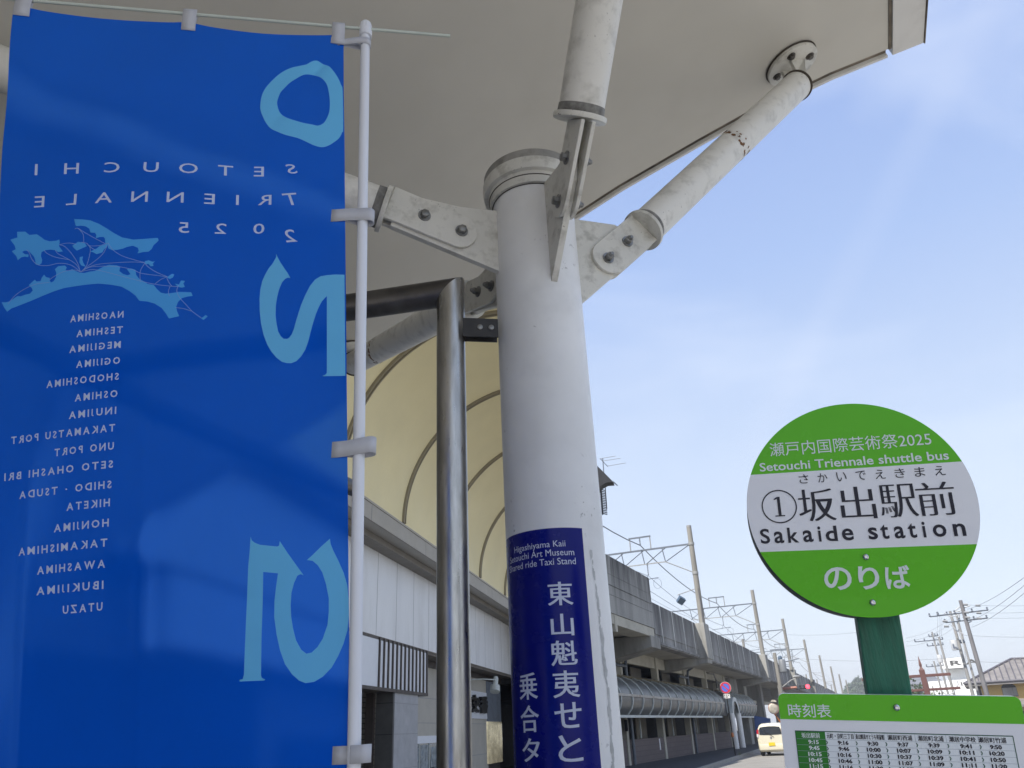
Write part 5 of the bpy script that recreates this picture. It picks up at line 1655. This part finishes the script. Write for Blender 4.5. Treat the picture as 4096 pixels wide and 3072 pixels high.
mb = MB(); mb.lathe(Vector((sc.x, sc.y, 0)) - dv * .05 + Vector((0, 0, 1.02)), (0, 0, 1), [(.055, 0), (.075, .03), (.07, .18), (.05, .22)], 12); mb.build('orange_marker', m_orange, nps, True)

mir = thing('traffic_mirror', at(1694, 1660, 57), 'round beige-backed traffic mirror on a bent orange pole', 'traffic mirror')
mc = at(1671, 1530.5, 56)
mb = MB(); mb.lathe(mc, (dv * .9 + Vector((.2, 0, 0))).normalized(), [(.32, 0), (.31, .015), (.26, .04), (.16, .06), (.05, .065)], 32); mb.build('mirror', m_mirb, mir, True)
mb = MB(); mb.lathe(mc - dv * .01, dv, [(.325, -.02), (.337, 0), (.327, .02), (.31, .022)], 32, False); mb.build('rim', m_pink, mir, True)
mb = MB(); mb.prism([at(1664, 1515.5, 55.9), at(1668, 1511.5, 55.9), at(1674, 1512, 55.9), at(1678, 1516.5, 55.9)], dv * -.15); mb.build('hood', m_mirb, mir)
p3 = at(1690, 1580, 56.3)
mb = MB(); mb.path([mc - dv * .1 + Vector((0, 0, -.3)), at(1680, 1552, 56.2), at(1688, 1563, 56.3), p3, Vector((p3.x, p3.y, 0))], .05, 10); mb.build('pole', m_orange, mir, True)

bb = thing('blue_board', FV(67.5, -10.2, 0), 'blue shop board with white marks standing behind the cream car', 'sign')
q = [at(x, y, 66) for x, y in ((1632, 1584.5), (1668, 1588), (1664, 1552), (1629, 1546))]
o_ = (q[1] - q[0]).normalized()
mb = MB(); mb.prism(q, dv * -.12); mb.build('board', m_blueb, bb)
mb = MB()
mq = lambda x, y: at(x, y, 65.95)
mb.prism([mq(1640 + 3.2 * math.cos(t), 1578 + 3.2 * math.sin(t)) for t in [2 * math.pi * k / 14 for k in range(14)]], dv * -.02)
for x in (1646, 1651, 1656, 1660): mb.prism([mq(x, 1575), mq(x + 3, 1575.3), mq(x + 3.1, 1581), mq(x + .1, 1580.7)], dv * -.02)
mb.build('white_marks', m_frame, bb)
mb = MB()
for x in (1635, 1664): 
    g_ = at(x, 1580, 66.2); mb.tube(g_, Vector((g_.x, g_.y, 0)), .05, .05, 8)
mb.build('leg', m_black, bb)

# concrete roadside pole with a transformer in front of the viaduct
rp0 = at(1713, 1640, 61)
rp = thing('roadside_pole', Vector((rp0.x, rp0.y, .14)), 'concrete roadside utility pole with a dark transformer, standing against the viaduct', 'utility pole')
gz = onplane(1677, 1410, Vector((rp0.x, rp0.y, 0)), Vector((0, 1, 0))).z
B_ = Vector((rp0.x, rp0.y, 0))
mb = MB(); mb.tube(B_ + Vector((0, 0, .1)), B_ + Vector((0, 0, gz)), .17, .125, 14); mb.build('shaft', m_mast, rp, True)
mb = MB()
mb.tube(B_ + FV.w * -.16 + Vector((0, 0, .1)), B_ + FV.w * -.14 + Vector((0, 0, gz - 2.2)), .05, .05, 8); mb.build('conduit', m_galvl, rp, True)
mb = MB(); mb.tube(B_ + FV.w * .2 + Vector((0, 0, .1)), B_ + FV.w * .16 + Vector((0, 0, gz - 2.6)), .10, .09, 8); mb.build('cable_guard', m_upoled, rp, True)
mb = MB(); mb.lathe(B_ + FV.w * .42 + Vector((0, 0, gz - 1.35)), (0, 0, 1), [(.20, 0), (.24, .04), (.24, .8), (.2, .86)], 16); mb.build('transformer', m_ins, rp, True)
mb = MB(); mb.tube(B_ + FV.w * -.1 + Vector((0, 0, gz - .75)), B_ + FV.w * 1.6 + Vector((0, 0, gz - .5)), .04, .04, 8); mb.tube(B_ + FV.w * .3 + Vector((0, 0, gz - 3.9)), B_ + FV.w * 1.1 + Vector((0, 0, gz - 3.95)), .12, .10, 8); mb.build('cross_arm', m_galv, rp, True)
lp = B_ + FV.w * 1.5 + Vector((0, 0, gz - 1.7))
mb = MB(); mb.lathe(lp, (dv * .5 + sxr * -1).normalized(), [(.03, 0), (.09, .10), (.11, .36), (.07, .55), (.02, .6)], 14); mb.build('street_light_head', m_galvl, rp, True)
mb = MB(); mb.path([B_ + Vector((0, 0, gz - 2.4)), B_ + FV.w * .8 + Vector((0, 0, gz - 1.9)), lp], .035, 8); mb.build('street_light_arm', m_galvl, rp, True)

tl = thing('traffic_light', at(1732, 1600, 84), 'red traffic light at the end of a faded red arm beneath the viaduct', 'traffic light')
tp = at(1684, 1488, 84); te = at(1741, 1483.5, 84)
tx = (te - tp).normalized()
mb = MB(); mb.tube(Vector((tp.x, tp.y, 0)), tp + Vector((0, 0, .6)), .10, .09, 10); mb.build('pole', m_pink, tl, True)
mb = MB(); mb.tube(tp, at(1722, 1485, 84), .13, .12, 10); mb.build('arm', m_pink, tl, True)
mb = MB()
c = at(1733.5, 1484, 84)
for k in (-1, 0, 1): pass
mb.hexa([c + tx * a + Vector((0, 0, z)) + dv * o for z in (-.2, .2) for a, o in ((-.62, -.1), (.62, -.1), (.62, .08), (-.62, .08))]); mb.build('housing', m_black, tl, bevel=.05)
for k in (-1, 0):
    mb = MB(); mb.lathe(c + tx * (.4 * k) + dv * .08, dv, [(.15, 0), (.14, .02)], 20); mb.build('dark_lens', m_carg, tl, True)
mb = MB(); mb.lathe(at(1744.5, 1483, 84) + dv * .08, dv, [(.19, 0), (.17, .05), (.08, .08)], 24); mb.build('red_lens', m_redlight, tl, True)
mb = MB(); mb.lathe(at(1744.5, 1483, 84) + dv * .02, dv, [(.21, 0), (.21, .06)], 24); mb.build('lens_hood', m_black, tl, True)

# ------------------------------------------------------------------ background on the right
def facing(p):                         # frame standing at p and facing the road: x to the right, y away
    y = Vector((p.x, p.y, 0)).normalized()
    x = Vector((y.y, -y.x, 0))
    return lambda a, b, z: Vector((p.x, p.y, 0)) + x * a + y * b + Vector((0, 0, z))


HB = at(2122, 1500, 92)
hf = facing(HB)
yl = thing('yellow_house', Vector((HB.x, HB.y, 0)), 'ochre-walled house with grey tiled hip roof and an arched dark window', 'house')
zE = at(2130, 1476, 92).z
zR = at(2168, 1424, 95).z
WX = 9.2
mb = MB(); mb.box(hf, 0, WX, 0, 8, 0, zE); mb.build('wall', m_yellow, yl)
mb = MB(); mb.box(hf, -.35, -.005, -.06, 7, 0, zE - .05); mb.build('corner_cladding', m_brown, yl)
mb = MB()
e0 = [hf(-1.3, -.9, zE + .02), hf(WX + 1, -.9, zE + .02), hf(WX + 1, 8.9, zE + .02), hf(-1.3, 8.9, zE + .02)]
r0, r1 = hf(3.4, 4, zR), hf(WX - 3.2, 4, zR - .1)
mb.poly([e0[0], e0[1], r1, r0]); mb.poly([e0[1], e0[2], r1]); mb.poly([e0[2], e0[3], r0, r1]); mb.poly([e0[3], e0[0], r0])
mb.poly([p - Vector((0, 0, .22)) for p in e0][::-1])
for a, b in ((0, 1), (1, 2), (2, 3), (3, 0)): mb.poly([e0[a] - Vector((0, 0, .22)), e0[b] - Vector((0, 0, .22)), e0[b], e0[a]])
rf = mb.build('roof', m_rooft, yl, recalc=True)
mb = MB()
for k in range(22):
    t = (k + .5) / 22
    a = e0[0].lerp(e0[1], t)
    xr = min(max((t * (WX + 2.3) - 1.3), 3.4), WX - 3.2)
    lo = (t * (WX + 2.3) - 1.3)
    fr = 1.0 if 3.4 <= lo <= WX - 3.2 else (max(0.04, (lo + 1.3) / 4.7) if lo < 3.4 else max(.04, (WX + 1 - lo) / 4.2))
    b = hf(lo, -.9 + 4.9 * fr, zE + .02 + (zR - zE) * fr)
    mb.tube(a + Vector((0, 0, .03)), b + Vector((0, 0, .03)), .055, .055, 6)
mb.build('roof_tile_row', m_ridge, rf, True)
mb = MB()
for a, b in ((e0[0], r0), (r0, r1), (r1, e0[1]), (e0[0], e0[1])): mb.tube(a + Vector((0, 0, .05)), b + Vector((0, 0, .05)), .11, .11, 8)
mb.build('ridge_tile', m_ridge, rf, True)
mb = MB()
wx, zb_, zt_ = 2.35, at(2160, 1506, 92).z, at(2160, 1475, 92).z
zt_ = at(2157, 1483, 92).z + .25
pts = [(wx - .62, zb_), (wx + .62, zb_), (wx + .62, zt_ - .45)] + [(wx + .62 * math.cos(t), zt_ - .45 + .45 * math.sin(t)) for t in [math.pi * k / 10 for k in range(1, 10)]] + [(wx - .62, zt_ - .45)]
mb.prism([hf(x, -.03, z) for x, z in pts], hf(0, .06, 0) - hf(0, 0, 0)); w_ = mb.build('window', m_dark, yl)
mb = MB(); mb.box(hf, wx - .6, wx + .6, -.05, -.031, zb_ + .05, zb_ + .8); mb.build('sash', m_concd, w_)
for x in (4.1, 4.85, 6.4):
    mb = MB(); mb.box(hf, x - .16, x + .16, -.03, .02, zb_ + .35, zt_ - .1); mb.build('window', m_stoned, yl)
mb = MB(); mb.poly([hf(1.2, -2.2, zb_ - .75), hf(WX + 1, -2.2, zb_ - .75), hf(WX + 1, 0, zb_ - .2), hf(1.2, 0, zb_ - .2)]); mb.box(hf, 1.2, WX + 1, -2.25, -2.1, zb_ - .95, zb_ - .75); mb.build('lower_roof', m_rooft, yl)
mb = MB(); mb.box(hf, 1.2, WX, -.04, -.005, 0, zb_ - 1.3); mb.build('shop_front', m_dark, yl)

WB = at(2040, 1530, 125)
wf = facing(WB)
wb = thing('white_building', Vector((WB.x, WB.y, 0)), 'bright white plain building with a lettered box on its roof behind the utility poles', 'building')
k_ = lambda x: (at(x, 1530, 125) - WB).dot((wf(1, 0, 0) - wf(0, 0, 0)))
zw = at(2060, 1469, 125).z
mb = MB(); mb.box(wf, k_(2019), k_(2118), 0, 14, 0, zw); mb.build('wall', m_wwall, wb)
mb = MB(); mb.box(wf, k_(2064), k_(2112), 1, 9, zw, at(2080, 1444, 126).z); mb.build('rooftop_room', m_wwall, wb)
zs0, zs1 = at(2064, 1443, 124.5).z, at(2064, 1421, 124.5).z
xs0, xs1 = k_(2056), k_(2108)
mb = MB(); mb.box(wf, xs0, xs1, -.6, 2.2, zs0, zs1); sb = mb.build('sign_box', m_wwall, wb)
fl = Flat()
zc0, zc1 = zs0 + (zs1 - zs0) * .25, zs0 + (zs1 - zs0) * .75
fl.text('R', xs0 + 1.2, xs0 + 2.6, zc0, zc1, .03, 2); fl.text('A', xs0 + 3.0, xs0 + 4.6, zc0, zc1, .03, 2)
fl.onto(lambda x, y, z: wf(x, -.62, y), 'sign_lettering', m_stoned, sb, False)
mb = MB(); mb.box(wf, k_(2090), k_(2093), -.03, .01, zw - .75, zw - .3); mb.build('vent', m_stoned, wb)

AB = at(1975, 1530, 150)
af = facing(AB)
ab = thing('grey_roofed_house', Vector((AB.x, AB.y, 0)), 'pale two-storey house with long grey slate roof behind the red timber tower', 'house')
ka = lambda x: (at(x, 1530, 150) - AB).dot((af(1, 0, 0) - af(0, 0, 0)))
za_, zr_ = at(2000, 1478, 150).z, at(2000, 1457, 155).z
mb = MB(); mb.box(af, ka(1966), ka(2052), 0, 9, 0, za_); mb.build('wall', m_wwall, ab)
mb = MB()
x0, x1 = ka(1960), ka(2060)
mb.poly([af(x0, -1, za_), af(x1, -1, za_), af(x1 - 2, 4.5, zr_), af(x0 + 1, 4.5, zr_)]); mb.poly([af(x0, 10, za_), af(x0 + 1, 4.5, zr_), af(x1 - 2, 4.5, zr_), af(x1, 10, za_)]); mb.poly([af(x1, -1, za_), af(x1, 10, za_), af(x1 - 2, 4.5, zr_)])
mb.build('roof', m_groof, ab)
for x in (1986, 1990, 1996, 2031, 2037):
    mb = MB(); xx = ka(x); mb.box(af, xx - .4, xx + .4, -.04, .02, za_ - 2.2, za_ - .9); mb.build('window', m_stoned, ab)
mb = MB(); mb.box(af, ka(1966), ka(2052), -.05, .0, za_ - 3.9, za_ - 3.2); mb.build('balcony_band', m_wallb, ab)

# red timber tower: spired post, two cross bars, bell, low frame
RB = at(2014, 1540, 70)
rf_ = facing(RB)
rt_ = thing('red_timber_tower', Vector((RB.x, RB.y, 0)), 'dark red timber post tower with spire and two cross bars', 'tower')
zT = at(1996, 1446, 70).z
mb = MB(); mb.box(rf_, -.20, .20, -.18, .18, 0, zT); mb.build('post', m_redwood, rt_, bevel=.03)
mb = MB(); q = [rf_(a, b, zT) for a, b in ((-.14, -.14), (.14, -.14), (.14, .14), (-.14, .14))]; t_ = rf_(0, 0, zT + 1.0)
mb.loft([[t_ + (p - rf_(0, 0, zT)) * k + Vector((0, 0, zT - t_.z + h)) for p in q] for k, h in ((1.0, 0), (.55, .2), (.75, .35), (.05, 1.0))]); mb.build('spire', m_redwood, rt_)
for z, a0, a1, h in ((zT - .45, -4.4, 1.9, .10), (zT - 1.45, -4.2, 2.3, .09)):
    mb = MB(); mb.box(rf_, a0, a1, -.12, .12, z - h, z + h); mb.build('cross_bar', m_redwood, rt_, bevel=.02)
mb = MB(); mb.lathe(rf_(0, -.35, zT - 3.0), (0, 0, 1), [(.2, 0), (.62, .2), (.72, .6), (.55, 1.0), (.2, 1.15)], 20); mb.build('bell', m_redlamp, rt_, True)
mb = MB()
zf = zT - 3.6
mb.box(rf_, -1.6, 1.9, -.7, -.55, zf - .1, zf + .1); mb.box(rf_, -1.6, 1.9, .55, .7, zf - .1, zf + .1)
for x in (-1.5, 1.8): mb.box(rf_, x - .1, x + .1, -.7, .7, 0, zf)
mb.box(rf_, -1.5, 1.8, -.65, -.55, zf - 1.1, zf - .95)
mb.build('lower_frame', m_redwood, rt_)
mb = MB(); mb.box(rf_, -4.0, -3.7, -.15, .15, 0, zT - 1.5); mb.build('side_post', m_redwood, rt_)

# utility poles and their wires on the right
UP_ = []


def upole(x, ytop, dist, r, lab, mat_, arms=(), tr=(), rt0=None):
    b = at(x, ytop, dist)
    t = thing('utility_pole', Vector((b.x, b.y, 0)), lab, 'utility pole', 'utility poles beside the houses')
    mb = MB(); mb.tube(Vector((b.x, b.y, 0)), b, r, r * .72, 12); mb.build('shaft', mat_, t, True)
    x_ = Vector((b.y, -b.x, 0)).normalized()
    for dz, a0, a1 in arms:
        mb = MB(); mb.tube(b + x_ * a0 + Vector((0, 0, dz)), b + x_ * a1 + Vector((0, 0, dz + .04)), .05, .05, 6)
        for k in (0, .35, .7, 1):
            p = b + x_ * (a0 + (a1 - a0) * k) + Vector((0, 0, dz))
            mb.lathe(p, (0, 0, 1), [(.05, 0), (.09, .08), (.05, .16), (.08, .24), (.03, .3)], 8)
        mb.build('cross_arm', m_galv, t, True)
    for dz, a in tr:
        mb = MB(); mb.lathe(b + x_ * a + Vector((0, 0, dz)), (0, 0, 1), [(.2, 0), (.27, .03), (.27, .72), (.22, .8)], 14); mb.build('transformer', m_trafo, t, True)
    UP_.append((b, x_))
    return t


upole(2074.5, 1297, 74, .20, 'tallest dark utility pole directly left of the ochre house', m_upoled, ((-1.0, -1.9, 1.7), (-1.6, -1.5, 1.5)), ())
upole(2052, 1320, 76, .15, 'pale utility pole carrying the larger transformer, leaning against the tallest pole in view', m_upole, ((-.3, -1.6, .3), (-2.6, -.4, .4)), ((-3.1, -.35),))
upole(2065, 1325, 79, .11, 'slim pale pole between the two tallest utility poles', m_upole, (), ())
upole(2028, 1376, 98, .15, 'shorter pale utility pole with a small white transformer', m_upole, ((-.3, -2.4, .3),), ((-2.6, -.45),))
upole(2013, 1365, 104, .13, 'thin pale utility pole standing left of the small transformer', m_upole, ((-.5, -.4, .5), (-1.5, -.8, .8)), ())
upole(2017, 1428, 110, .12, 'lowest thin utility pole between the red tower and the white building', m_upole, ((-.6, -.9, .9),), ())
upole(2014, 1482, 88, .08, 'short white post in front of the white building', m_upole, (), ())
pl = thing('power_lines', UP_[0][0] - Vector((0, 0, 1)), 'power lines fanning out from the tallest utility pole to the upper right', 'power lines')
mb = MB()
T0 = UP_[0][0]
for (x0, y0), (x1, y1) in (((2090, 1316), (2260, 1210)), ((2094, 1342), (2260, 1222)), ((2099, 1355), (2260, 1238))): span(mb, at(x0, y0, 74), at(x1, y1, 40), .25, .011)
mb.build('rising_lines', m_wire, pl)
mb = MB()
for y0, y1 in ((1306, 1305), (1323, 1318), (1334, 1330), (1372, 1374), (1427, 1430)): span(mb, at(2078, y0, 74), at(2300, y1, 78), .12, .009)
mb.build('level_lines', m_wire, pl)
mb = MB()
for x, y in ((2085, 1306), (2112, 1308), (2087, 1323), (2114, 1324), (2090, 1334), (2115, 1336), (2041, 1342), (2044, 1353)):
    mb.tube(at(x - 5, y, 73.8), at(x + 6, y, 73.8), .09, .09, 8)
mb.build('strain_insulator', m_ins, pl, True)
mb = MB()
for (x0, y0), (x1, y1) in (((2060, 1330), (1958, 1378)), ((2060, 1342), (1958, 1386)), ((2060, 1356), (1958, 1396)), ((1700, 1371), (1950, 1350)), ((1685, 1419), (2060, 1421)), ((2025, 1320), (2020, 1385)), ((2030, 1330), (2026, 1386)), ((2034, 1333), (2030, 1382))):
    span(mb, at(x0, y0, 76), at(x1, y1, 76 if x0 > 2000 else 70), .3, .008)
mb.build('cross_lines', m_wire, pl)
mb = MB()
for pts in ([(2052, 1330), (2062, 1322), (2073, 1320), (2085, 1312), (2096, 1308)], [(2073, 1328), (2068, 1345), (2073, 1372), (2082, 1395), (2086, 1425)], [(2055, 1350), (2066, 1362), (2082, 1370)], [(2040, 1324), (2052, 1332), (2066, 1331), (2076, 1322)], [(2062, 1320), (2072, 1312), (2080, 1307)], [(2085, 1340), (2092, 1345), (2099, 1342)], [(2032, 1490), (2046, 1502), (2060, 1496), (2070, 1478), (2067, 1470)]):
    P = [at(x, y, 74.5) for x, y in pts]
    mb.path(P, .045, 6)
mb.build('looped_cables', m_trafo, pl, True)


# ------------------------------------------------------------------ greenery
def crown(mb, c, rx, ry, rz, n, s, rg):
    for _ in range(n):
        while True:
            p = Vector((rg.uniform(-1, 1), rg.uniform(-1, 1), rg.uniform(-1, 1)))
            if .2 < p.length < 1: break
        q = c + Vector((p.x * rx, p.y * ry, p.z * rz))
        a = Vector((rg.gauss(0, 1), rg.gauss(0, 1), rg.gauss(0, 1))).normalized() * s * rg.uniform(.5, 1.2)
        b = a.orthogonal().normalized() * s * rg.uniform(.3, .7)
        mb.poly([q - a, q + b * .8, q + a, q - b])


def shrub(x, y, dist, w, h, n, s, mat_, lab, nm='shrub', trunk=True):
    p = at(x, y, dist); g = Vector((p.x, p.y, 0))
    t = thing(nm, g, lab, 'tree' if nm == 'tree' else 'shrub')
    rg = random.Random(int(x * 7 + y))
    mb = MB()
    for k in range(7):
        c = g + Vector((rg.uniform(-.55, .55) * w, rg.uniform(-.5, .5) * w, h * rg.uniform(.35, .85)))
        crown(mb, c, w * rg.uniform(.3, .5), w * .4, h * rg.uniform(.16, .28), n // 7, s, rg)
    mb.build('crown', mat_, t)
    mb = MB()
    mb.path([g, g + Vector((.1, 0, h * .3)), g + Vector((0, .1, h * .65))], [w * .07, w * .05, w * .02], 8)
    for k in range(4):
        a = rg.uniform(0, 6.28)
        mb.path([g + Vector((.06, 0, h * .25)), g + Vector((math.cos(a) * w * .4, math.sin(a) * w * .4, h * .6))], [w * .035, w * .015], 6)
    mb.build('trunk', m_bark, t, True)


zz_ = lambda x, y, d: at(x, y, d).z
shrub(1978, 1510, 80, 1.5, zz_(1980, 1497, 80), 900, .17, m_leafy, 'bright yellow-green shrub at the foot of the red tower')
shrub(2003, 1512, 82, 1.3, zz_(2003, 1500, 82), 700, .16, m_leafy, 'smaller yellow-green shrub behind the red tower frame')
shrub(1963, 1490, 95, 2.0, zz_(1963, 1472, 95), 900, .2, m_leaf, 'dark green tree half hidden by the green sign post', 'tree')
shrub(2037, 1500, 100, 1.4, zz_(2037, 1488, 100), 700, .17, m_leaf, 'dark green shrub in front of the white building wall')
# wooded hill at the end of the street
hc = at(1868, 1556, 420); hr = ((at(1900, 1556, 420) - at(1814, 1556, 420)).length) * .62
hx = Vector((hc.y, -hc.x, 0)).normalized(); hy = Vector((hc.x, hc.y, 0)).normalized()
hz = at(1876, 1474, 420).z
hill = MB()
rows = []
from mathutils import noise as mnoise
hh = lambda a, b: max(0, (1 - a * a - b * b)) ** .62 * hz * (1 + .25 * mnoise.noise(Vector((a * 2.2, b * 2.2, 3.1))))
for j in range(25):
    r = []
    for i in range(41):
        a, b = -1 + 2 * i / 40, -1 + 2 * j / 24
        r.append(Vector((hc.x, hc.y, 0)) + hx * a * hr + hy * b * hr + Vector((0, 0, hh(a, b) - .5)))
    rows.append([hill.bm.verts.new(p) for p in r])
for A_, B2 in zip(rows, rows[1:]):
    for i in range(40): hill.face((A_[i], A_[i + 1], B2[i + 1], B2[i]))
tag(hill.build('hill', m_leafh, loc=(hc.x, hc.y, 0), smooth=True), kind='structure')
rg = random.Random(11)
mb = MB()
for _ in range(420):
    a, b = rg.uniform(-1, 1), rg.uniform(-1, .25)
    if a * a + b * b > .98: continue
    c = Vector((hc.x, hc.y, 0)) + hx * a * hr + hy * b * hr + Vector((0, 0, hh(a, b)))
    crown(mb, c, rg.uniform(.8, 1.8), 1.5, rg.uniform(.8, 1.6), 26, .55, rg)
tag(mb.build('hillside_wood', m_leafh, loc=(hc.x, hc.y, 0)), 'pale green wood covering the far hill at the end of the street', 'wood', kind='stuff')
# weeds at the kerb
mb = MB()
g = FV(45.6, kerbw(45.6) - .05, .15)
rg = random.Random(2)
for _ in range(60):
    a = rg.uniform(0, 6.28); d = Vector((math.cos(a), math.sin(a), 0)) * rg.uniform(.02, .14)
    p = g + d * rg.uniform(0, 1)
    mb.poly([p - FV.u * .008, p + FV.u * .008, p + d + Vector((0, 0, rg.uniform(.08, .28)))])
tag(mb.build('weed_tuft', m_leafy, loc=g), 'small tuft of weeds growing from the kerb below the no-parking sign', 'weeds')

# air: thin even haze that only the far end of the street shows
mb = MB(); mb.box(ident, -420, 620, -60, 900, -1.2, 45)
hz = mb.build('haze', [], None, loc=(0, 0, 0))
hm = bpy.data.materials.new('haze'); hm.use_nodes = True
hn = hm.node_tree; hn.nodes.clear()
ho = hn.nodes.new('ShaderNodeOutputMaterial'); hv = hn.nodes.new('ShaderNodeVolumePrincipled')
hv.inputs['Color'].default_value = (.92, .95, 1, 1); hv.inputs['Density'].default_value = .0008; hv.inputs['Anisotropy'].default_value = .2
hn.links.new(hv.outputs['Volume'], ho.inputs['Volume'])
hz.data.materials.append(hm)
tag(hz, 'thin pale haze filling the street', 'haze', kind='stuff')
